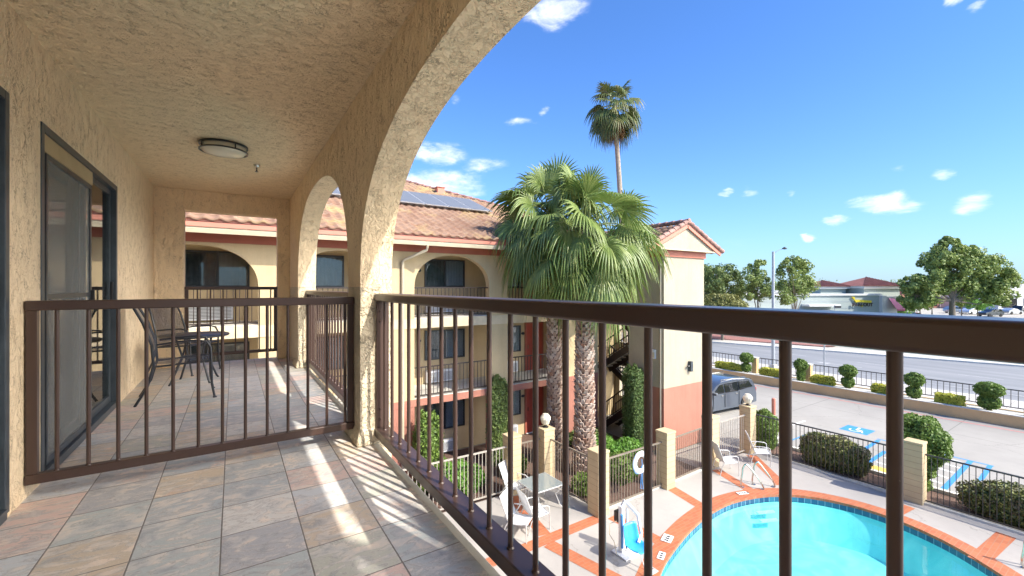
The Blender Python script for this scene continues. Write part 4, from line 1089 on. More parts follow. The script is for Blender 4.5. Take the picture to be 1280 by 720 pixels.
# small white depth plates on the deck
def plaque(x, y, rz, w=.30, h=.15, lines=3, label=''):
    t = thing('depth_marker', (x,y,DZ), label, 'deck tile', 'white marker tiles round the pool')
    m = Matrix.Rotation(rz, 4, 'Z')
    b = MB().box(-w/2,w/2,-h/2,h/2,0,.006)
    b.v = [tuple(m @ Vector(v)+Vector((x,y,DZ+.022))) for v in b.v]; build('tile_plate', b, M['white'], t)
    g = MB()
    for k in range(lines): g.box(-w*.38+k*w*.27, -w*.38+k*w*.27+w*.17, -h*.2, h*.2, .0065, .008)
    g.v = [tuple(m @ Vector(v)+Vector((x,y,DZ+.022))) for v in g.v]; build('numerals', g, M['black'], t)
plaque(9.05,6.78,.4,.34,.24,3,'white marker tile on the deck edge behind the pool lift'); plaque(8.35,6.42,.45,.30,.15,3,'white marker tile on the coping near the blue seat'); plaque(12.95,7.02,-.4,.34,.15,4,'white marker tile on the coping beside the pool handrails')

# ================================================================== pillars, fences
def pillar(x, y, label, lampon=False, w=.42, h=1.72, cat='pillar', dz=0):
    t = thing('fence_pillar', (x,y,G), label, cat, 'cream block pillars of the pool fence')
    build('block_shaft', MB().box(x-w/2,x+w/2,y-w/2,y+w/2,G,G+h), M['block'], t, bevel=.012)
    build('cap_block', MB().box(x-w/2-.012,x+w/2+.012,y-w/2-.012,y+w/2+.012,G+h+.001,G+h+.07), M['block'], t, bevel=.01)
    if lampon:
        l = thing('globe_lamp', (x,y,G+h+.07), lampon, 'lamp', 'globe lamps on fence pillars')
        zz = G+h+.07
        build('lamp_base', MB().lathe([(.10,0),(.10,.02),(.05,.035),(.045,.07),(.07,.085)], (x,y,zz), 16), M['black'], l, smooth=True)
        build('glass_shade', MB().lathe([(.085,.086),(.12,.12),(.175,.27),(.165,.33),(.11,.40),(.095,.43),(.02,.44)], (x,y,zz), 12), M['globe'], l)
pillar(8.50,8.62,'cream block pillar left of the life ring, where the fence turns toward the palms')
pillar(11.42,8.62,'cream block pillar right of the life ring')
pillar(14.05,8.75,'cream block pillar at the gate, mostly behind a dark baluster')
pillar(16.45,8.72,'cream block pillar carrying the globe lamp by the topiary cone', 'globe lamp on the pillar beside the topiary cone')
pillar(16.78,4.02,'plain cream block pillar in the right half, in front of the tiered topiary')
pillar(7.15,10.95,'cream block pillar beside the white chairs')
pillar(8.42,10.92,'cream block pillar carrying the globe lamp left of the palms', 'globe lamp on the pillar left of the palm trunks')
def fence(p, q, label, mat, h=1.45, gap=.115, z0=G, name='pool_fence', rail=.045, pk=.016, group='metal fences round the pool', posts=True):
    p = Vector((p[0],p[1],z0)); q = Vector((q[0],q[1],z0)); L = (q-p).length; d = (q-p)/L
    t = thing(name, ((p.x+q.x)/2,(p.y+q.y)/2,z0), label, 'fence', group)
    Z = Vector((0,0,1))
    build('top_rail', MB().obox(p+Z*h, q+Z*h, rail, rail*.9), mat, t); build('bottom_rail', MB().obox(p+Z*.12, q+Z*.12, rail*.9, rail*.8), mat, t)
    n = max(2, int(L/gap)); first = None
    for k in range(1, min(n, 101)):
        c = p+d*(L*k/n)
        if first is None:
            m = MB().box(c.x-pk/2, c.x+pk/2, c.y-pk/2, c.y+pk/2, z0+.12, z0+h); first = build('picket', m, mat, t); c0 = c
        else: o = first.copy(); COL.objects.link(o); o.location = c-c0
    return t
fence((.97,11.12),(6.94,10.95),'pale sun-bleached fence running left from the pillar by the white chairs',M['fence_light'])
fence((7.36,10.95),(8.21,10.93),'short fence section between the two back pillars',M['fence'])
fence((8.47,10.71),(8.50,8.83),'fence in front of the palm trunks, running back from the corner pillar',M['fence'])
fence((8.71,8.62),(11.21,8.62),'fence panel that carries the white life ring',M['fence'])
fence((11.63,8.64),(13.84,8.74),'fence panel in front of the salmon tower base',M['fence'])
fence((14.26,8.75),(16.24,8.72),'pale fence gate left of the lamp pillar, beside the van',M['fence_light'])
fence((16.66,8.55),(16.80,4.24),'dark fence from the lamp pillar to the plain pillar',M['fence_dark'],gap=.125)
fence((16.80,3.80),(16.85,-6.0),'dark fence running from the plain pillar out of view at the right',M['fence_dark'],gap=.125)
struct('fence_kerb', MB().obox((16.72,8.6,G+.03),(16.85,-6,G+.03),.12,.10).obox((8.6,8.66,G+.03),(13.9,8.72,G+.03),.10,.08), M['concrete_trim'])
struct('hedge_bed', MB().add([(16.9,-6,G-.012),(18.2,-6,G-.012),(18.2,9.1,G-.012),(16.8,9.1,G-.012)],[(0,1,2,3)]), M['mulch'])

# life ring with blue rope
lr = thing('life_ring', (10.15,8.56,G+.9), 'white life ring hanging on the fence with a blue rope', 'life ring')
c = Vector((10.15,8.545,G+1.08)); m = MB(); n = 36; pts = []
rr = []; vs = []; fs = []
for k in range(n):
    a = 2*PI*k/n
    for j in range(10):
        b = 2*PI*j/10; R0 = .255+.085*math.cos(b); vs.append((c.x+R0*math.cos(a), c.y-.0+.05*math.sin(b), c.z+R0*math.sin(a)))
for k in range(n):
    for j in range(10): fs.append((k*10+j, k*10+(j+1)%10, ((k+1)%n)*10+(j+1)%10, ((k+1)%n)*10+j))
build('ring_body', MB().add(vs, fs), M['white'], lr, smooth=True)
m = MB()
for k in range(4):
    a0 = PI/4+k*PI/2; m.tube([(c.x+.36*math.cos(a0+q), c.y-.03, c.z+(.36-.06*math.sin(PI*(q/(PI/2))))*math.sin(a0+q)) for q in [PI/2*i/8 for i in range(9)]], .008, 5)
m.tube([(c.x+.03,c.y-.02,c.z+.1),(c.x+.06,c.y-.03,c.z-.2),(c.x+.04,c.y-.03,c.z-.55),(c.x+.09,c.y-.03,c.z-.8),(c.x-.03,c.y-.03,c.z-.75),(c.x-.0,c.y-.02,c.z-.45),(c.x+.02,c.y-.02,c.z-.1)], .012, 5)
build('rope', m, M['rope'], lr, smooth=True)

# ================================================================== deck furniture
def sling_chair(x, y, rz, label, back=1.02):
    t = thing('sling_chair', (0,0,0), label, 'chair', 'white sling chairs on the pool deck'); fr = MB()
    for s in (-.27,.27):
        fr.tube([(.30,s,0),(.29,s,.38),(.27,s,.60),(.20,s,.64),(-.05,s,.65),(-.22,s,.63)], .014, 7)
        fr.tube([(-.34,s,0),(-.26,s,.30),(-.05,s,.645)], .014, 7)
        fr.tube([(.30,s*.93,.43),(.05,s*.93,.40),(-.18,s*.93,.39),(-.26,s*.93,.62),(-.42,s*.93,back)], .015, 7)
    fr.tube([(.30,-.25,.43),(.30,.25,.43)], .014, 7); fr.tube([(-.42,-.25,back),(-.42,.25,back)], .015, 7); fr.tube([(-.30,-.27,.12),(-.30,.27,.12)], .012, 6)
    build('chair_frame', fr, M['chairframe'], t, smooth=True)
    prof = [(.30,.435),(.18,.405),(.05,.395),(-.10,.385),(-.175,.395)]
    build('seat', MB().sheet([[(a, yy, b-.012*(1-(yy/.25)**2)) for yy in (-.25,-.12,0,.12,.25)] for a,b in prof]), M['sling'], t, smooth=True)
    prof = [(-.18,.40),(-.23,.52),(-.27,.64),(-.34,.82),(-.42,back)]
    build('backrest', MB().sheet([[(a-.015*(1-(yy/.25)**2), yy, b) for yy in (-.25,-.12,0,.12,.25)] for a,b in prof]), M['sling'], t, smooth=True)
    t.location = (x,y,DZ); t.rotation_euler = (0,0,rz); return t
sling_chair(6.05,8.95,-.95,'white sling chair nearest the viewer at the glass table, cut by the balusters')
sling_chair(6.60,9.02,-.30+.2,'white sling chair with its back to the viewer, right side of the glass table')
sling_chair(7.0,10.55,-1.1,'tall white sling chair beside the cream pillar, behind the glass table')
sling_chair(14.0,8.15,-.55,'white sling chair at the gate, left of the pool handrails')
sling_chair(15.80,7.95,-.9,'white sling chair in front of the globe lamp pillar')
gt = thing('glass_table', (7.35,9.75,DZ), 'square glass patio table between the white sling chairs', 'table')
tp_ = MB(); tp_.box(6.85,7.85,9.30,10.20,DZ+.70,DZ+.712); build('tabletop', tp_, M['tableglass'], gt, bevel=.004)
rm = MB(); 
for a in ((6.85,9.30),(7.85,9.30),(7.85,10.20),(6.85,10.20)): pass
cs = [(6.85,9.30),(7.85,9.30),(7.85,10.20),(6.85,10.20)]
for i in range(4): rm.tube([(cs[i][0],cs[i][1],DZ+.695),(cs[(i+1)%4][0],cs[(i+1)%4][1],DZ+.695)], .016, 7)
build('table_rim', rm, M['chairframe'], gt, smooth=True)
for (a,b) in cs:
    cx, cy = 7.35+(a-7.35)*.8, 9.75+(b-9.75)*.8
    build('leg', MB().tube([(a,b,DZ+.69),(7.35+(a-7.35)*.62,9.75+(b-9.75)*.62,DZ+.42),(cx,cy,DZ+.12),(a,b,DZ)], .014, 7), M['chairframe'], gt, smooth=True)

# pool lift
pl = thing('pool_lift', (7.85,7.0,DZ), 'pool access lift with white arm and bright blue seat', 'pool lift')
build('base_plate', MB().box(7.62,8.10,6.80,7.30,DZ+.001,DZ+.035), M['white'], pl, bevel=.005)
build('mast', MB().obox((7.80,7.12,DZ+.03),(7.80,7.12,DZ+1.20),.12,.10,up=(1,0,0)).obox((7.93,7.05,DZ+.03),(7.93,7.05,DZ+1.15),.05,.05,up=(1,0,0)), M['white'], pl, bevel=.006)
build('actuator', MB().tube([(7.72,7.02,DZ+.2),(7.70,7.02,DZ+1.05)], .035, 10), M['rope'], pl, smooth=True)
build('battery_box', MB().box(7.74,7.90,7.19,7.33,DZ+.75,DZ+1.02), M['black'], pl, bevel=.01)
build('lift_arm', MB().obox((7.92,7.10,DZ+1.30),(8.06,6.82,DZ+1.04),.07,.07).obox((7.82,7.14,DZ+1.16),(7.92,7.10,DZ+1.32),.08,.08).obox((8.06,6.82,DZ+1.06),(8.06,6.70,DZ+.60),.06,.06).obox((8.06,6.70,DZ+.60),(7.86,6.62,DZ+.48),.06,.06), M['white'], pl, bevel=.01)
g = []
sx, sy = 7.70, 6.53
for i in range(13):
    q = i/12
    if q < .5: a = q/.5; yy = sy-.24+.44*a; zz = DZ+.47-.03*math.sin(PI*a)
    else: a = (q-.5)/.5; yy = sy+.20+.10*a; zz = DZ+.47+.46*a
    row = []
    for j in range(11):
        w = -1+2*j/10; wd = .25*(1-.12*(q > .5)*((q-.5)/.5)**2-.10*(q<.15)*(1-q/.15)); lift = .085*abs(w)**3
        row.append((sx+w*wd, yy-(lift if q >= .5 else 0), zz+(lift if q < .5 else 0)))
    g.append(row)
so = build('lift_seat', MB().sheet(g), M['seatblue'], pl, smooth=True); so.modifiers.new('s','SOLIDIFY').thickness = .018
build('footrest', MB().tube([(7.62,6.35,DZ+.45),(7.60,6.22,DZ+.15),(7.56,6.10,DZ+.12)], .014, 6).tube([(7.80,6.35,DZ+.45),(7.80,6.22,DZ+.15),(7.84,6.10,DZ+.12)], .014, 6).box(7.54,7.86,6.03,6.14,DZ+.10,DZ+.12), M['chairframe'], pl)
build('cable', MB().tube([(7.72,7.20,DZ+.8),(7.55,7.28,DZ+.75),(7.50,7.25,DZ+.5),(7.62,7.2,DZ+.3),(7.60,7.1,DZ+.05)], .010, 6), M['creamtrim'], pl, smooth=True)
pl.location = (7.85-.12, 7.0-.08, DZ); pl.scale = (.92,.92,.92)
# pool handrails
def handrail(x, y, label):
    t = thing('pool_handrail', (x,y,DZ), label, 'handrail', 'pair of chrome pool handrails')
    dx, dy = .30, -.36; 
    pts = [(x,y,DZ),(x,y,DZ+.45),(x+dx*.05,y+dy*.05,DZ+.62),(x+dx*.18,y+dy*.18,DZ+.72),(x+dx*.36,y+dy*.36,DZ+.69),(x+dx*.9,y+dy*.9,DZ+.36),(x+dx*1.25,y+dy*1.25,DZ+.08),(x+dx*1.15,y+dy*1.15,DZ+.0)]
    p2 = catmull([p for p in pts], 4)[:(len(pts)-1)*4+1]
    p2 = [p if p[2] > DZ-.01 else (p[0],p[1],DZ-.01) for p in p2]
    build('rail_tube', MB().tube(p2[:-1], .024, 9), M['chrome'], t, smooth=True)
    build('anchor_plate', MB().lathe([(.06,.001),(.06,.012),(.035,.02)], (x,y,DZ), 14).lathe([(.06,.004),(.06,.016),(.035,.024)], (x+dx*1.18,y+dy*1.18,DZ+.005), 14), M['chrome'], t, smooth=True)
handrail(13.38,7.26,'left one of the two chrome pool handrails'); handrail(13.86,7.16,'right one of the two chrome pool handrails'); handrail(14.80,1.72,'chrome handrail loop at the lower right border of the pool')

# ================================================================== parking lot, planter, road
struct('parking_lot', MB().add([(18.2,-60,G-.016),(29.9,-60,G-.016),(28.9,60,G-.016),(16.3,60,G-.016),(16.3,10.4,G-.016),(14.2,9.1,G-.016),(18.2,9.1,G-.016)],[(0,1,2,3,4,5,6)]), M['parking'])
struct('parking_kerb', MB().obox((18.2,-6,G+.03),(18.2,9.1,G+.03),.14,.13), M['concrete_trim'])
def mark(name, pts, mat, z=G-.012): struct(name, MB().add([(x,y,z) for x,y in pts], [tuple(range(len(pts)))]), mat)
def mline(p, q, w, mat, name='parking_line', z=G-.012): strip(p, q, w, name, mat, z)
B_ = M['blue_paint']; W_ = M['white_paint']
mline((18.4,3.78),(22.4,3.86),.15,B_); mline((20.4,3.30),(22.4,3.38),.13,B_); mline((22.44,3.3),(22.44,4.7),.10,B_)
mline((18.4,5.83),(21.0,5.88),.15,B_); mline((19.4,6.36),(22.3,6.46),.14,B_); mline((19.0,8.44),(21.3,8.36),.08,B_); mline((22.44,5.9),(22.44,6.55),.10,B_)
for k in range(6):
    mline((18.35+.72*k,3.92),(18.75+.72*k,5.70),.09,W_)
mline((18.4,9.5),(22.6,9.3),.10,W_); mline((18.4,8.9),(20.2,8.85),.09,W_); mline((18.4,.9),(22.5,.9),.1,W_)
mark('tactile_pad', [(18.28,4.55),(19.0,4.55),(19.0,5.72),(18.28,5.72)], M['yellow_paint'], G-.008)
# wheelchair symbol painted in blue square with a white figure
def wheelsym(cx, cy, sc=.75):
    mark('parking_symbol', [(cx-sc,cy-sc),(cx+sc,cy-sc),(cx+sc,cy+sc),(cx-sc,cy+sc)], B_)
    m = MB(); z = G-.008
    def P_(u, v): return (cx+v*sc, cy-u*sc, z)
    n = 20; R1, R2 = .46, .34; vs = []; 
    for k in range(n+1):
        a = math.radians(150)+math.radians(260)*k/n
        vs += [P_(-.05+R1*math.cos(a), -.25+R1*math.sin(a)), P_(-.05+R2*math.cos(a), -.25+R2*math.sin(a))]
    m.add(vs, [(2*k,2*k+1,2*k+3,2*k+2) for k in range(n)])
    for q in ([(-.12,.50),(.02,.50),(.06,-.18),(-.08,-.18)], [(-.08,-.12),(.06,-.06),(.42,-.06),(.42,-.18),(.0,-.2)], [(.30,-.1),(.42,-.06),(.62,-.62),(.50,-.66)], [(-.02,.18),(.34,.18),(.34,.06),(-.0,.06)]):
        m.add([P_(*w) for w in q], [tuple(range(len(q)))])
    m.add([P_(-.06+.12*math.cos(2*PI*k/12), .68+.12*math.sin(2*PI*k/12)) for k in range(12)], [tuple(range(12))])
    struct('parking_symbol_figure', m, W_)
wheelsym(23.1,7.45,.50); wheelsym(23.6,1.7,.5)
def pxl(y): return 29.62-.058*y     # near face of the planter wall
struct('red_kerb_line', MB().add([(pxl(-40)-.75,-40,G-.012),(pxl(-40)-.62,-40,G-.012),(pxl(50)-.62,50,G-.012),(pxl(50)-.75,50,G-.012)],[(0,1,2,3)]), M['red_paint'])
pw = thing('planter_wall', (29.2,8,G), 'long low tan wall of the roadside planter behind the parking lot', 'wall')
PH = .50
build('wall_face', MB().obox((pxl(-40)+.1,-40,G+PH/2-.05),(pxl(50)+.1,50,G+PH/2-.05),.2,PH+.1), M['planterwall'], pw)
build('wall_cap', MB().obox((pxl(-40)+.1,-40,G+PH+.02),(pxl(50)+.1,50,G+PH+.02),.26,.035), M['concrete_trim'], pw)
struct('planter_bed', MB().add([(pxl(-40)+.2,-40,G+PH-.03),(pxl(-40)+1.25,-40,G+PH-.03),(pxl(50)+1.25,50,G+PH-.03),(pxl(50)+.2,50,G+PH-.03)],[(0,1,2,3)]), M['concrete_trim'])
build('rear_wall', MB().obox((pxl(-40)+1.3,-40,G+PH/2-.05),(pxl(50)+1.3,50,G+PH/2-.05),.15,PH+.1), M['planterwall'], pw)
fence((pxl(3-6)+1.3,-3),(pxl(19)+1.3,19.5),'dark roadside fence on the planter wall behind the clipped bushes',M['fence_dark'],h=.95,gap=.225,z0=G+PH+.02,name='roadside_fence',rail=.05,pk=.022,group='roadside fences')
PB = G+PH-.02
def lime(y0, y1, label, seed):
    x = pxl((y0+y1)/2)+.52; L = abs(y1-y0)/2
    shrub('clipped_hedge', (x,(y0+y1)/2,PB), [(0,0,.24,.26,L,.27,5)], label, 'hedge', M['leaf_lime'], .06, 1500, 'small yellow-green hedge blocks on the planter', seed=seed)
lime(15.9,17.7,'yellow-green hedge block leftmost on the planter, above the van',60); lime(13.2,14.7,'second yellow-green hedge block from the left, behind the lamp post',61)
lime(10.6,11.75,'third yellow-green hedge block from the left on the planter',62); lime(8.05,8.85,'yellow-green hedge block directly left of the thick baluster right of centre',63)
lime(5.35,6.35,'yellow-green hedge block between two topiaries in the right part of the planter',64); lime(2.4,3.45,'yellow-green hedge block at the right border of the planter',65)
def topi(y, label, seed, kind=0):
    x = pxl(y)+.55
    if kind == 0: bl_ = [(0,0,1.0,.40,.40,.34,2.1),(0,.02,.36,.30,.30,.30,2.2)]
    elif kind == 1: bl_ = [(0,0,.98,.46,.50,.32,2.1),(0,0,.40,.34,.38,.32,2.2)]
    else: bl_ = [(0,0,1.0,.36,.36,.36,2.0),(0,0,.45,.22,.22,.5,2.5)]
    shrub('topiary_tree', (x,y,PB), bl_, label, 'topiary', M['leaf_top'], .07, 700, 'ball topiaries on the planter', seed=seed, trunk=(.09,.9))
topi(15.6,'leftmost ball topiary on the planter, beside a low brick post',70); topi(12.35,'ball topiary on the planter right behind a baluster, second from the left',71,2); topi(9.95,'ball topiary on the planter, third from the left',72)
topi(7.15,'ball topiary on the planter just right of the thick baluster',73); topi(4.55,'widest ball topiary on the planter at the right',74,1)
for y, l in ((15.25,'low tan post on the planter beside the leftmost topiary'),(12.1,'low tan post on the planter beside the second topiary')):
    t = thing('planter_post', (pxl(y)+1.0,y,PB), l, 'post', 'low posts on the planter')
    build('post_shaft', MB().box(pxl(y)+.85,pxl(y)+1.15,y-.15,y+.15,PB,PB+1.0), M['planterwall'], t, bevel=.01); build('post_cap', MB().box(pxl(y)+.82,pxl(y)+1.18,y-.18,y+.18,PB+1.001,PB+1.06), M['concrete_trim'], t)
bo = thing('bollard', (22.2,10.4,G), 'short pale bollard standing in the parking lot', 'bollard')
build('bollard_post', MB().tube([(22.4,10.6,G-.02),(22.4,10.6,G+.75)], .09, 12), M['salmon'], bo, smooth=True); build('bollard_cap', MB().lathe([(.09,.751),(.08,.79),(.03,.81)], (22.4,10.6,G), 12), M['salmon'], bo, smooth=True)
# road
def quad(name, x0, x1, z, mat): return struct(name, MB().add([(x0,-300,z),(x1,-300,z),(x1,300,z),(x0,300,z)],[(0,1,2,3)]), mat)
quad('sidewalk', 31.3, 35.9, G+.05, M['sidewalk']); struct('road_kerb', MB().box(35.9,36.05,-300,300,G-.05,G+.055), M['concrete_trim'])
def fx(y): return 54.2-.30*y
def squad(name, f0, f1, z, mat, y0=-260, y1=58): return struct(name, MB().add([(f0(y0),y0,z),(f1(y0),y0,z),(f1(y1),y1,z),(f0(y1),y1,z)],[(0,1,2,3)]), mat)
squad('road', lambda y: 36.05, fx, G-.015, M['road'])
struct('road_kerb', MB().obox((fx(-260)+.07,-260,G+.03),(fx(58)+.07,58,G+.03),.15,.15), M['concrete_trim'])
squad('sidewalk', lambda y: fx(y)+.15, lambda y: fx(y)+2.8, G+.09, M['sidewalk'])
W_R = M['faded_paint']; quad('road_line', 38.2, 38.32, G-.011, W_R)
ln = MB()
for k in range(-12, 26): ln.box(43.9, 44.02, k*6, k*6+2.2, G-.0125, G-.010)
struct('road_line', ln, W_R)
ar = MB().add([(41.2,13.0,G-.010),(41.35,13.0,G-.010),(41.35,15.2,G-.010),(41.2,15.2,G-.010),(40.9,15.2,G-.010),(41.65,15.2,G-.010),(41.27,16.4,G-.010)],[(0,1,2,3),(4,5,6)]); struct('road_arrow', ar, W_R)
struct('median_bed', MB().poly(catmull([(50.4,22.6),(51.3,20.0),(54.0,19.2),(58,22),(59,32),(56,48),(42,52),(45.2,39)],6), G+.08, G+.16), M['redmulch'])
# street poles
lp = thing('street_lamp', (34.9,16.5,G), 'tall grey street lamp pole with a thin arm above the road', 'street lamp')
LT = 2.75
build('pole', MB().tube([(34.9,16.55,G),(34.9,16.55,LT)], [.13,.085], 12), M['pole'], lp, smooth=True)
build('arm', MB().tube([(34.9,16.55,LT-.3),(35.0,16.45,LT-.05),(35.25,16.3,LT+.12),(35.45,16.15,LT+.2)], .025, 6), M['pole'], lp, smooth=True)
build('lamp_head', MB().lathe([(.02,-.08),(.14,-.05),(.16,.0),(.10,.07),(.02,.12)], (35.6,16.05,LT+.24), 12, 1.5, 1), M['darkframe'], lp, smooth=True)
build('pole_base', MB().box(34.7,35.1,16.35,16.75,G+.05,G+.35), M['concrete_trim'], lp, bevel=.02)
sp2 = thing('sign_pole', (35.3,13.3,G), 'slim grey sign pole at the kerb, its top hidden by the handrail', 'pole')
build('pole', MB().tube([(35.3,13.3,G),(35.3,13.3,G+2.9)], .05, 8), M['pole'], sp2, smooth=True)
build('sign_plate', MB().box(35.26,35.29,13.05,13.55,G+2.3,G+2.85), M['white'], sp2, bevel=.005)

# ================================================================== vehicles
def vehicle(name, label, cat, mat, prof, W, win, wheels, wr, group=None, detail=True, roofin=.12):
    """prof: side outline (x,z) closed, x forward; win: list of side window outlines; built facing +x at origin"""
    t = thing(name, (0,0,0), label, cat, group)
    bm = bmesh.new(); n = len(prof); NS = 8; rings = []
    for j in range(NS+1):
        w = -1+2*j/NS; row = []
        for (x, z) in prof:
            zt = max(p[1] for p in prof)
            tumble = 1-roofin*max(0,(z-zt*.52)/(zt*.48))**1.2
            bul = 1-.06*abs(x/ (max(p[0] for p in prof)))**4
            y = W/2*math.copysign(min(1,abs(w))**.6, w)*tumble*bul
            rx = x*(1-.012*abs(w)**4); rz = z-(.05*abs(w)**3 if z > zt*.8 else 0)
            row.append(bm.verts.new((rx, y, rz)))
        rings.append(row)
    for j in range(NS):
        for i in range(n): bm.faces.new((rings[j][i], rings[j][(i+1)%n], rings[j+1][(i+1)%n], rings[j+1][i]))
    for rw in (rings[0], rings[-1]): bm.faces.new(rw)
    bmesh.ops.recalc_face_normals(bm, faces=bm.faces)
    me = bpy.data.meshes.new('body'); bm.to_mesh(me); bm.free(); me.materials.append(mat)
    for p in me.polygons: p.use_smooth = True
    me.set_sharp_from_angle(angle=math.radians(32))
    o = bpy.data.objects.new('body', me); COL.objects.link(o); o.parent = t
    zt = max(p[1] for p in prof)
    def yat(x, z, s): 
        tumble = 1-roofin*max(0,(z-zt*.52)/(zt*.48))**1.2; bul = 1-.06*abs(x/(max(p[0] for p in prof)))**4
        return s*(W/2*tumble*bul+.006)
    for s in (-1, 1):
        for wn in win:
            m = MB(); k = len(wn); m.add([(x, yat(x,z,s), z) for x,z in wn]+[(x, yat(x,z,s)-s*.012, z) for x,z in wn], [tuple(range(k)), tuple(range(2*k-1,k-1,-1))]+[(i,(i+1)%k,(i+1)%k+k,i+k) for i in range(k)])
            build('side_window', m, M['carglass'], t)
        for wx in wheels:
            w_ = MB(); r0 = wr; yy = s*(W/2-.10)
            vs = []; fs = []; nn_ = 20
            prof_w = [(r0*.62,-.11),(r0*.97,-.11),(r0,-.07),(r0,.07),(r0*.97,.11),(r0*.62,.11)]
            for rr_, yo in prof_w:
                for k in range(nn_): a = 2*PI*k/nn_; vs.append((wx+rr_*math.cos(a), yy+yo, wr+rr_*math.sin(a)))
            for i in range(len(prof_w)-1):
                for k in range(nn_): fs.append((i*nn_+k, i*nn_+(k+1)%nn_, (i+1)*nn_+(k+1)%nn_, (i+1)*nn_+k))
            fs.append(tuple(range(nn_))); fs.append(tuple(range(len(prof_w)*nn_-1,(len(prof_w)-1)*nn_-1,-1)))
            wo = build('wheel', w_.add(vs, fs), M['tyre'], t, smooth=True)
            if detail:
                rm_ = MB(); yo = yy+s*.112
                rm_.add([(wx+r0*.6*math.cos(2*PI*k/20), yo, wr+r0*.6*math.sin(2*PI*k/20)) for k in range(20)]+[(wx+r0*.2*math.cos(2*PI*k/20), yo+s*.02, wr+r0*.2*math.sin(2*PI*k/20)) for k in range(20)],
                        [(k,(k+1)%20,20+(k+1)%20,20+k) for k in range(0,20) if k%2==0]+[tuple(range(20,40))])
                build('rim', rm_, M['rim'], wo)
    return t, yat
vprof = [(2.52,.30),(2.58,.55),(2.50,.82),(2.30,.98),(1.55,1.10),(.85,1.60),(.45,1.72),(-.6,1.78),(-1.7,1.74),(-2.25,1.62),(-2.50,1.10),(-2.56,.75),(-2.55,.32),(-1.2,.24),(1.4,.24)]
van, yv = vehicle('parked_minivan', 'slate grey minivan parked beside the tower beyond the gate', 'van', M['car_grey'], vprof, 2.0,
   [[(1.25,1.12),(.62,1.56),(.35,1.60),(.30,1.12)],[(.22,1.12),(.27,1.61),(-.85,1.62),(-.90,1.12)],[(-.98,1.14),(-.93,1.62),(-1.85,1.58),(-2.18,1.22)]], (1.62,-1.48), .36)
m = MB()
m.add([(1.66,-.78,1.09),(1.66,.78,1.09),(.86,.70,1.62),(.86,-.70,1.62)],[(0,1,2,3)]); m.v = [(x+.035,y,z+.02) for x,y,z in m.v]
def vpart(nm, mb, mat, **k): o = build(nm, mb, mat, **k); o.parent = van; return o
def kid(nm, mb, mat, par, **k):
    return build(nm, mb, mat, par, **k)
kid('windscreen', m, M['carglass'], van)
m = MB().add([(-2.30,-.75,1.60),(-2.30,.75,1.60),(-2.53,.80,1.12),(-2.53,-.80,1.12)],[(0,1,2,3)]); m.v = [(x-.02,y,z) for x,y,z in m.v]
kid('rear_window', m, M['carglass'], van)
for s in (-1, 1):
    kid('tail_lamp', MB().box(-2.56,-2.44,s*.80-.12,s*.80+.12,.92,1.12), M['lampred'], van, bevel=.02)
    kid('headlamp', MB().box(2.30,2.50,s*.78-.16,s*.78+.16,.72,.88), M['chrome'], van, bevel=.03)
    mo_ = kid('wing_mirror', MB().box(1.12,1.26,s*1.00-.02,s*1.00+s*.20,1.10,1.24), M['car_grey'], van, bevel=.03)
    [kid('door_handle', MB().box(a_,a_+.17,s*1.005-.012,s*1.005+.012,.98,1.01), M['chrome'], van) for a_ in (.40,-.80)]
    [kid('door_seam', MB().box(a_,a_+.01,s*.990-.012,s*.990+.012,.35,1.09), M['black'], van) for a_ in (.255,-.945,1.20)]
    kid('roof_rail', MB().obox((.3,s*.72,1.77),(-1.9,s*.72,1.77),.04,.03), M['chrome'], van)
kid('number_plate', MB().box(-2.585,-2.565,-.26,.26,.70,.84), M['white'], van)
van.scale = (.92,.92,.92); van.location = (20.9,12.9,G-.015); van.rotation_euler = (0,0,PI-.10)

sedan = [(2.25,.28),(2.30,.55),(2.15,.72),(1.20,.86),(.50,1.28),(-.2,1.42),(-.9,1.38),(-1.65,1.0),(-2.15,.92),(-2.28,.60),(-2.22,.30),(0,.22)]
suv = [(2.25,.32),(2.30,.65),(2.15,.92),(1.15,1.05),(.55,1.55),(-.2,1.68),(-1.5,1.65),(-2.05,1.15),(-2.2,.85),(-2.18,.34),(0,.26)]
swin = [[(1.0,.88),(.42,1.26),(-.1,1.34),(-.15,.90)],[(-.22,.90),(-.18,1.34),(-.85,1.32),(-1.35,.95)]]
uwin = [[(1.0,1.07),(.45,1.50),(-.1,1.58),(-.15,1.08)],[(-.22,1.08),(-.18,1.58),(-1.45,1.56),(-1.75,1.15)]]
protos = {}
def far_car(u, d, rz, kind, mat, label):
    key = (kind, mat)
    if key not in protos:
        protos[key] = vehicle('parked_car', label, 'car', M[mat], sedan if kind == 's' else suv, 1.85, swin if kind == 's' else uwin, (1.42,-1.38), .34, 'cars in the far parking lot', False)[0]; t = protos[key]
    else: t = copy_tree(protos[key]); t['label'] = label
    r = (u-640)/533; t.location = ((r*CS+SN)*d, (-r*SN+CS)*d, G+.0); t.rotation_euler = (0,0,rz); return t
def dirx(a=0): return -TH+a          # heading parallel to the picture plane
far_car(1238,92,dirx(.1)+PI,'u','car_black','dark suv in the far lot at the right border, nearest of its row')
far_car(1213,100,dirx(.3),'s','car_white','white car in the far lot left of the dark suv')
far_car(1195,104,dirx(-.2),'u','car_silver','silver suv under the big tree in the far lot')
far_car(1264,100,dirx(.2),'s','car_silver','silver car in the far lot behind the dark suv')
far_car(1276,108,dirx(.4),'u','car_black','dark car farthest back at the right border')
far_car(1142,84,dirx(),'s','car_red','low red car just above the handrail right of the big tree')
far_car(1075,88,dirx(.1),'s','car_white','white car behind the left part of the big tree')

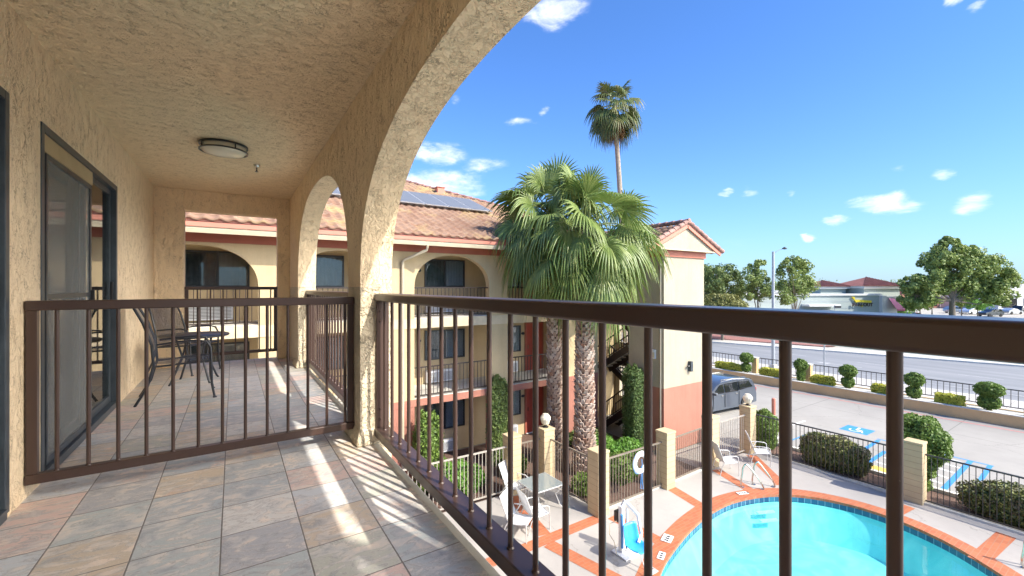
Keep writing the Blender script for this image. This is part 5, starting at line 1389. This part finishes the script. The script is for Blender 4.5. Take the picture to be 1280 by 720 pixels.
# ================================================================== buildings across the road
def P3(u, d, z=0, dd=0):
    r = (u-640)/533; return ((r*CS+SN)*d, (-r*SN+CS)*d, z)
def zat(v, d): return -(v-359)/533*d
class Loc:
    """box builder in a frame whose x runs to the right and y away from the viewer"""
    def __init__(s, u, d, rot=0): s.o = Vector(P3(u, d)); s.o.z = 0; s.a = -TH+rot; s.r = Matrix.Rotation(s.a, 3, 'Z')
    def box(s, mb, x0, x1, y0, y1, z0, z1):
        k = MB().box(x0,x1,y0,y1,z0,z1); mb.add([tuple(s.r @ Vector((x,y,0)) + s.o + Vector((0,0,z))) for x,y,z in k.v], k.f); return mb
    def pts(s, mb, vs, fs): return mb.add([tuple(s.r @ Vector((x,y,0)) + s.o + Vector((0,0,z))) for x,y,z in vs], fs)
L = Loc(1040, 75, .06); px_ = 75/533
rs = thing('restaurant', P3(1040,75,G), 'pale green burger restaurant with a yellow arrow sign across the road', 'building')
def X_(u): return (u-1040)*px_
ztop = zat(367,75)
build('wall', L.box(MB(), X_(925), X_(1102), 0, 14, G, ztop-.35), M['shopwall'], rs)
build('cornice', L.box(MB(), X_(924), X_(1104), -.25, .2, ztop-.34, ztop), M['shopwhite'], rs)
b = MB(); L.box(b, X_(1102.2), X_(1108), -.6, 14, G+1.4, ztop-.36); build('corner_pier', b, M['shopwhite'], rs)
build('side_wall', L.box(MB(), X_(1108.2), X_(1124), -.3, 12, G+1.4, ztop-.5), M['shopwhite'], rs)
build('stone_base', L.box(MB(), X_(1101), X_(1124), -.7, 11, G, G+1.39), M['stone'], rs)
b = MB()
for z in (.28,.5,.72): L.box(b, X_(925), X_(1101), -.03, -.001, G+(ztop-G)*z, G+(ztop-G)*z+.05)
build('wall_groove', b, M['pole'], rs)
b = MB(); L.box(b, X_(1000), X_(1040), -1.9, -.04, zat(382.5,75), zat(380,75)); build('canopy', b, M['shopwhite'], rs)
b = MB(); L.box(b, X_(925), X_(1034), -1.3, -.04, zat(390.5,75), zat(387,75)); build('canopy', b, M['shopwhite'], rs)
b = MB(); L.box(b, X_(930), X_(1030), -.02, -.001, zat(398,75), zat(391,75)); build('window_band', b, M['glass'], rs)
def hip_roof(u0, u1, ve, vp, y0, y1, par):
    z0 = zat(ve,80)+0; z1 = zat(vp,80); XD = lambda u: (u-640)*(75+(y0+y1)/2)/533-(1040-640)*px_; x0, x1 = XD(u0), XD(u1); xm = (x0+x1)/2; ym = (y0+y1)/2
    o = L.pts(MB(), [(x0,y0,z0),(x1,y0,z0),(x1,y1,z0),(x0,y1,z0),(xm,ym,z1)], [(0,1,4),(1,2,4),(2,3,4),(3,0,4),(0,3,2,1)])
    ro = build('tower_roof', o, M['farroof'], par)
    m = MB(); n = 26
    for k in range(n+1):
        q = k/n; xx = x0+(x1-x0)*q; qq = 1-abs(2*q-1)
        a = L.r @ Vector((xx,y0,0))+L.o; bq = L.r @ Vector((xx if False else xx, y0+(ym-y0)*qq, 0))+L.o
        a.z = z0+.05; bq.z = z0+(z1-z0)*qq+.05
        if qq > .04: m.tube([a, bq], .11, 5)
    build('tile_rows', m, M['farroof'], ro)
    b = MB(); L.box(b, x0+.7, x1-.7, y0+.7, y1-.7, ztop-3, z0-.45); build('tower_wall', b, M['shopwall'], par)
    b = MB(); L.box(b, x0+.25, x1-.25, y0+.25, y1-.25, z0-.44, z0-.01); build('tower_cornice', b, M['shopwhite'], par)
hip_roof(1062,1117,357.5,346,3,11,rs); hip_roof(1012,1053,358,350,6,13,rs)
b = MB(); L.box(b, X_(1100), X_(1136), -.4, 6, G, G+.4)
aw_ = L.pts(MB(), [(X_(1112),-.4,zat(373,75)),(X_(1119),-.4,zat(373,75)),(X_(1121),-2.2,zat(386,75)),(X_(1110),-2.2,zat(386,75)),(X_(1112),.6,zat(373,75)),(X_(1119),.6,zat(373,75)),(X_(1124),.6,zat(386,75)),(X_(1121),-2.2,zat(386,75)-.3),(X_(1110),-2.2,zat(386,75)-.3)], [(0,1,2,3),(0,4,5,1),(1,5,6,2),(3,2,7,8)])
build('awning', aw_, M['pinkawning'], rs)
def zc(v): return zat(v,75)
arr = [(1064,371.0),(1070,373.6),(1090.5,375.0),(1090.5,379.6),(1072,378.2),(1066.5,380),(1067.5,377.5)]
arr = [(1064.5,371),(1068.5,371.6),(1068.2,374.4),(1090.5,375.6),(1090,378.6),(1073,377.6),(1070,378.2)]
arr2 = [(1074.5,380.8),(1079.5,380.8),(1078.5,383.8),(1076.5,382.6)]
b = MB()
for ar_ in (arr, arr2):
    k = len(ar_); L.pts(b, [(X_(u),-.30,zc(v)) for u,v in ar_]+[(X_(u),-.12,zc(v)) for u,v in ar_], [tuple(range(k)), tuple(range(2*k-1,k-1,-1))]+[(i,(i+1)%k,(i+1)%k+k,i+k) for i in range(k)])
build('sign_arrow', b, M['sign_yellow'], rs)
def text(body, size, u, v, par, mat, off=-.34, ext=.03, name='sign_letters', bold=.02):
    cu = bpy.data.curves.new('t', 'FONT'); cu.body = body; cu.size = size; cu.extrude = ext; cu.align_x = 'CENTER'; cu.align_y = 'CENTER'; cu.offset = bold
    to = bpy.data.objects.new('t', cu); COL.objects.link(to); dg = bpy.context.evaluated_depsgraph_get(); me = bpy.data.meshes.new_from_object(to.evaluated_get(dg))
    bpy.data.objects.remove(to); me.materials.clear(); me.materials.append(mat)
    mt = Matrix.Rotation(L.a, 4, 'Z') @ Matrix.Rotation(PI/2, 4, 'X'); me.transform(mt)
    o = bpy.data.objects.new(name, me); COL.objects.link(o); o.parent = par
    p = L.r @ Vector((X_(u), off, 0)) + L.o; p.z = zc(v); o.location = p - wpos(par); return o
text('IN-N-OUT', .84, 1078, 381.0, rs, M['sign_red'])
text('1490', .42, 1030, 389.0, rs, M['sign_red'], off=-1.34, name='street_number')
cam_ = thing('traffic_camera', P3(1046,68,G), 'small dark camera on a thin mast in front of the restaurant wall', 'camera')
p = Vector(P3(1043.5,68)); build('mast', MB().tube([(p.x,p.y,G),(p.x,p.y,zat(381,68))], .05, 6), M['pole'], cam_); 
b = MB(); Lc = Loc(1045,68); Lc.box(b, -.15, .75, -.1, .25, zat(385,68), zat(382.3,68)); build('camera_box', b, M['black'], cam_)
# further buildings
def simple_bldg(u0, u1, vtop, d, depth, mat, label, roofmat=None, vroof=None, wins=True, name='shop_building', rot=0):
    Lb = Loc((u0+u1)/2, d, rot); w = (u1-u0)*d/533/2; zt_ = zat(vtop, d); t = thing(name, P3((u0+u1)/2,d,G), label, 'building')
    build('wall', Lb.box(MB(), -w, w, 0, depth, G, zt_), mat, t)
    if roofmat and vroof:
        z1 = zat(vroof, d); e = .8
        build('roof', Lb.pts(MB(), [(-w-e,-e,zt_),(w+e,-e,zt_),(w+e,depth+e,zt_),(-w-e,depth+e,zt_),(-w*.6,depth/2,z1),(w*.6,depth/2,z1)], [(0,1,5,4),(1,2,5),(2,3,4,5),(3,0,4),(0,3,2,1)]), roofmat, t)
    else: build('parapet', Lb.box(MB(), -w-.1, w+.1, -.12, .3, zt_+.001, zt_+.5), M['shopwhite'], t)
    if wins:
        n = max(1, int(2*w/5))
        for k in range(n):
            xa = -w+2*w*(k+.15)/n; xb = -w+2*w*(k+.85)/n
            o = build('window', Lb.box(MB(), xa, xb, -.06, -.001, G+.6, G+3.2), M['darkframe'], t); build('pane', Lb.box(MB(), xa+.1, xb-.1, -.08, -.061, G+.7, G+3.1), M['glass'], o)
    return t
simple_bldg(1248,1330,357,118,16,M['shopwhite'],'pale shop with a dark glass front at the right border behind the parked cars')
simple_bldg(1128,1175,364,130,14,M['pink'],'brick red building glimpsed through the big tree')
simple_bldg(884,1010,366,92,14,M['stucco_tower'],'long low tan building behind the left street trees')
simple_bldg(1030,1062,357,120,10,M['farroof'],'small dark red roofed block between the two tiled restaurant towers',M['farroof'],353,False)

# trees across the road
def tpos(u, d): p = P3(u, d, G); return p
broad_tree(tpos(993,56), 8, [(0,0,6.3,1.9),(-1.6,.2,8.5,1.5),(1.6,0,6.6,1.9),(2.6,.5,8.6,1.6),(-1.4,0,5.2,1.5),(.4,0,9.3,1.3),(-.6,0,10.0,.8),(3.6,0,7.4,1.0)], 'bushy street tree right of the street lamp, in front of the restaurant', M['leaf_tree'], .20, 9500, 101, .16, fork=.32)
broad_tree(tpos(947,58), 8, [(0,0,6.2,1.7),(-1.3,.2,7.6,1.5),(1.1,0,7.8,1.3),(-.2,0,9.2,1.2),(1.5,0,5.6,1.3),(-1.2,0,5.4,1.2),(.4,0,9.6,.8)], 'slim street tree left of the street lamp', M['leaf_tree'], .20, 6500, 102, .14, fork=.32)
broad_tree(tpos(905,61), 8, [(0,0,6.3,2.3),(-2,0,8,2.1),(2.3,0,6.6,2.0),(-3.2,0,6.3,2.2),(3.6,0,5.8,1.6),(.3,0,8.4,1.6)], 'dark dense street tree beside the tower edge', M['leaf_dark'], .22, 9500, 103, .2, fork=.3)
broad_tree(tpos(868,66), 9, [(0,0,7.0,3),(3,0,8.4,1.9),(-3,0,7,3)], 'dark tree half hidden behind the tower', M['leaf_dark'], .24, 6000, 104, .2)
shrub('olive_bush', tpos(903,50), [(0,0,3.9,2.5,2.5,1.55,2),(1.4,0,3.1,1.9,1.9,1.3,2)], 'rounded olive green bush below the street trees beside the tower', 'bush', M['leaf_olive'], .16, 120, seed=105, trunk=(.15,3))
bt = [(-6.0,0,5.2,2.6),(-4.6,0,8.2,2.8),(-2.6,0,11.6,2.6),(-.8,0,13.2,2.4),(.3,0,9.2,3.0),(2.2,0,12.0,2.0),(4.8,0,10.6,2.9),(7.4,0,9.0,2.8),(9.0,0,7.2,2.2),(6.2,1,6.4,3.0),(2.6,1,6.9,2.6),(-3.2,1,5.9,2.6),(8.4,0,4.9,1.7),(-7.0,0,7.2,1.6),(3.4,0,13.0,1.3),(-1.6,0,14.6,1.2),(9.8,0,8.8,1.2)]
broad_tree(tpos(1190,70), 11, [(x*CS*.98,-x*SN*.98+y,z*.95,r*.95) for x,y,z,r in bt], 'biggest tree in view, wide spreading crown at the right across the road', M['leaf_tree'], .30, 42000, 110, .42, fork=.40)
sm = [(1150,84,5.0),(1112,88,4.6),(1222,86,4.6),(1165,92,5.6),(1128,80,3.9),(1202,90,5.2)]
for i, (u, d, h) in enumerate(sm):
    broad_tree(tpos(u,d), h, [(0,0,h*.72,1.9),(1.5,0,h*.62,1.5),(-1.5,0,h*.62,1.5)], ['small bright tree under the big tree, left of its trunk','small tree at the left edge of the big crown','small bright tree right of the big trunk','small tree straight behind the big trunk','low tree beside the pink awning','small tree between the big trunk and the parked cars'][i], M['leaf_bright'] if i in (0,2,4) else M['leaf_tree'], .24, 1900, 120+i, .1, 'small trees in the far lot', .35)
tl = [(1040,170,10,9),(1085,165,9,9.5),(1110,175,11,9),(1280,150,9,10),(1300,140,9,8),(1010,180,10,9),(975,185,12,9),(1250,170,8,8.5),(1150,185,9,9),(860,150,10,8),(1340,150,10,9)]
for i, (u, d, r, z) in enumerate(tl):
    broad_tree(tpos(u,d), 9, [(0,0,z*.6,r*.42),(r*.45,0,z*.5,r*.36),(-r*.45,0,z*.52,r*.36),(0,2,z*.75,r*.3)], ['distant tree above the gap between the tiled towers','distant tree just right of the tiled tower roof','distant tree right behind the pink awning','distant bright tree at the right border','distant tree outside the right border','distant tree above the left tiled tower','distant tree behind the street trees','distant tree behind the parked cars','distant tree behind the big trunk','distant tree behind the motel tower','distant tree far outside the right border'][i], M['leaf_tree'], .5, 1500, 140+i, .25, 'distant trees on the skyline', .35)
for i, (a, d) in enumerate([(88,150),(93,120),(99,170),(106,130),(113,160),(121,125),(130,150)]):
    an = math.radians(a); r = 9+i%3
    broad_tree((math.sin(an)*d, math.cos(an)*d, G), 9, [(0,0,5.5,r*.42),(r*.45,0,4.6,r*.36),(-r*.45,0,4.8,r*.36),(0,2,7,r*.3)], 'distant tree outside the picture, %s beyond its right border' % ['first','second','third','fourth','fifth','sixth','seventh'][i], M['leaf_tree'], .5, 1200, 170+i, .25, 'distant trees on the skyline', .35)
struct('verge_grass', MB().add([P3(1060,70,G+.09),P3(1300,60,G+.09),P3(1300,72,G+.09),P3(1060,80,G+.09)],[(0,1,2,3)]), M['lawn'])
# ================================================================== sky, sun, camera
sun_dir = Vector((.325,-.93,1.0)).normalized()
el = math.asin(sun_dir.z); az = math.atan2(sun_dir.x, sun_dir.y)
w = bpy.data.worlds.new("World"); S.world = w; w.use_nodes = True
nt = w.node_tree; nd = nt.nodes; lk = nt.links; nd.clear()
out = nd.new('ShaderNodeOutputWorld'); bg = nd.new('ShaderNodeBackground'); bg.inputs[1].default_value = SKY
sky = nd.new('ShaderNodeTexSky'); sky.sky_type = 'NISHITA'; sky.sun_disc = False; sky.sun_elevation = el; sky.sun_rotation = az
sky.altitude = 0; sky.air_density = 1.0; sky.dust_density = .5; sky.ozone_density = 3.0
def MA(op, a, b=0., c=0., clamp=False):
    n = nd.new('ShaderNodeMath'); n.operation = op; n.use_clamp = clamp
    for i, x in enumerate((a,b,c)):
        if isinstance(x, (int,float)): n.inputs[i].default_value = x
        else: lk.new(x, n.inputs[i])
    return n.outputs[0]
tc = nd.new('ShaderNodeTexCoord'); D_ = tc.outputs['Generated']
sp = nd.new('ShaderNodeSeparateXYZ'); lk.new(D_, sp.inputs[0]); x, y, z = sp.outputs
AZ = MA('ARCTAN2', x, y); EL = MA('ARCSINE', z)
def noise(sc, det, off=0, stretch=(1,1,2.5)):
    mp = nd.new('ShaderNodeMapping'); lk.new(D_, mp.inputs[0]); mp.inputs['Scale'].default_value = stretch; mp.inputs['Location'].default_value = (off,off*.7,0)
    n = nd.new('ShaderNodeTexNoise'); lk.new(mp.outputs[0], n.inputs['Vector']); n.inputs['Scale'].default_value = sc; n.inputs['Detail'].default_value = det; n.inputs['Roughness'].default_value = .6; n.inputs['Distortion'].default_value = .4
    return n.outputs['Fac']
n1 = noise(22, 7); n2 = noise(9, 5, 3.1); n3 = noise(7, 6, 5.0)
AZd = MA('ADD', AZ, MA('MULTIPLY', MA('SUBTRACT', n2, .5), .07)); ELd = MA('ADD', EL, MA('MULTIPLY', MA('SUBTRACT', n3, .5), .05))
clouds = [(690,12,52,30,1),(545,190,42,17,.9),(605,207,34,13,.8),(552,232,62,26,1),(500,235,60,30,1),(651,153,24,8,.75),(680,139,9,7,.6),(1104,258,46,16,1),(1186,5,22,13,.95),(1228,12,16,8,.7),(1216,254,36,12,.8),(1174,226,18,8,.8),(905,240,12,8,.9),(938,240,14,8,.7),(1046,277,22,8,.8),(1013,296,15,7,.9),(990,243,9,7,.7),(1128,212,10,6,.4),(569,131,9,7,.5),(920,300,60,8,.3),(1080,312,70,12,.28),(430,244,20,10,.9)]
acc = None
for (u, v, ru, rv, a) in clouds:
    r = (u-640)/533; X = r*CS+SN; Y = -r*SN+CS; Z = -(v-359)/533; h = math.hypot(X, Y)
    a0 = math.atan2(X, Y); e0 = math.atan2(Z, h); dist = math.sqrt(1+r*r+Z*Z)
    ra = ru/533/(1+r*r)*1.15; re = rv/533/(1+r*r)**.5/(1+(Z/h)**2)*1.15
    q = MA('ADD', MA('POWER', MA('ABSOLUTE', MA('DIVIDE', MA('SUBTRACT', AZd, a0), ra)), 2), MA('POWER', MA('ABSOLUTE', MA('DIVIDE', MA('SUBTRACT', ELd, e0), re)), 2))
    m = MA('MULTIPLY', MA('SUBTRACT', 1.0, q, clamp=True), a)
    acc = m if acc is None else MA('MAXIMUM', acc, m)
dens = MA('SUBTRACT', MA('ADD', MA('MULTIPLY', acc, 1.05), MA('MULTIPLY', n1, 1.8)), 1.10)
dens = MA('MULTIPLY', MA('MULTIPLY', dens, .8, clamp=True), MA('MULTIPLY', acc, 1.6, clamp=True), clamp=True)
ramp = nd.new('ShaderNodeMapRange'); ramp.interpolation_type = 'SMOOTHSTEP'; lk.new(dens, ramp.inputs[0]); ramp.inputs[1].default_value = 0; ramp.inputs[2].default_value = 1; ramp.inputs[3].default_value = 0; ramp.inputs[4].default_value = .92
tint = nd.new('ShaderNodeMix'); tint.data_type = 'RGBA'; tint.blend_type = 'MULTIPLY'; tint.inputs[0].default_value = 1
lk.new(sky.outputs[0], tint.inputs[6]); tint.inputs[7].default_value = SKYTINT
hz = MA('MULTIPLY', MA('POWER', 2.718, MA('MULTIPLY', MA('MAXIMUM', z, 0.0), -8.5)), .7)
hzm = nd.new('ShaderNodeMix'); hzm.data_type = 'RGBA'; lk.new(hz, hzm.inputs[0]); lk.new(tint.outputs[2], hzm.inputs[6]); hzm.inputs[7].default_value = (1.75,2.2,2.6,1)
mx = nd.new('ShaderNodeMix'); mx.data_type = 'RGBA'; lk.new(ramp.outputs[0], mx.inputs[0]); lk.new(hzm.outputs[2], mx.inputs[6]); mx.inputs[7].default_value = CLOUDC
# added fill: bright cloud out of view behind the viewer, lightens the balcony shade
fill_n = noise(2.2, 6, 8.0, (1,1,1.6))
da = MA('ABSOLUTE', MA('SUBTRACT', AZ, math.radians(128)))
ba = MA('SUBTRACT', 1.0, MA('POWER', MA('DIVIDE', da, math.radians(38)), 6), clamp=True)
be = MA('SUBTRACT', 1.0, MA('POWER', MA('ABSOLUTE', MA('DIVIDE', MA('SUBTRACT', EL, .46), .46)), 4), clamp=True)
fill_bank = MA('MULTIPLY', MA('MULTIPLY', ba, be), MA('MULTIPLY', MA('SUBTRACT', fill_n, .30), 4.0, clamp=True))
mb = nd.new('ShaderNodeMix'); mb.data_type = 'RGBA'; lk.new(fill_bank, mb.inputs[0]); lk.new(mx.outputs[2], mb.inputs[6]); mb.inputs[7].default_value = FILLC
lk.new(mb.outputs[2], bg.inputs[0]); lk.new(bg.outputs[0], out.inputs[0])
sl = bpy.data.lights.new('sun', 'SUN'); sl.energy = SUN; sl.angle = math.radians(.55); sl.color = (1.0,.93,.81)
so_ = bpy.data.objects.new('sun', sl); COL.objects.link(so_); so_.rotation_euler = sun_dir.to_track_quat('Z','Y').to_euler(); so_.location = (5,-15,20)
cd = bpy.data.cameras.new('camera'); cam = bpy.data.objects.new('camera', cd); COL.objects.link(cam); S.camera = cam
cd.sensor_width = 36; cd.lens = 533/1280*36; cd.clip_end = 3000; cd.clip_start = .05; cd.shift_y = -1/1280
cam.location = (0,0,0); cam.rotation_euler = (PI/2, 0, -TH)
S.view_settings.view_transform = 'Standard'; S.view_settings.look = 'None'; S.view_settings.exposure = EXPO; S.view_settings.gamma = 1; S.view_settings.use_curve_mapping = False
S.cycles.max_bounces = 10; S.cycles.diffuse_bounces = 6; S.cycles.glossy_bounces = 4; S.cycles.transparent_max_bounces = 16; S.cycles.transmission_bounces = 6
S.cycles.sample_clamp_indirect = 8
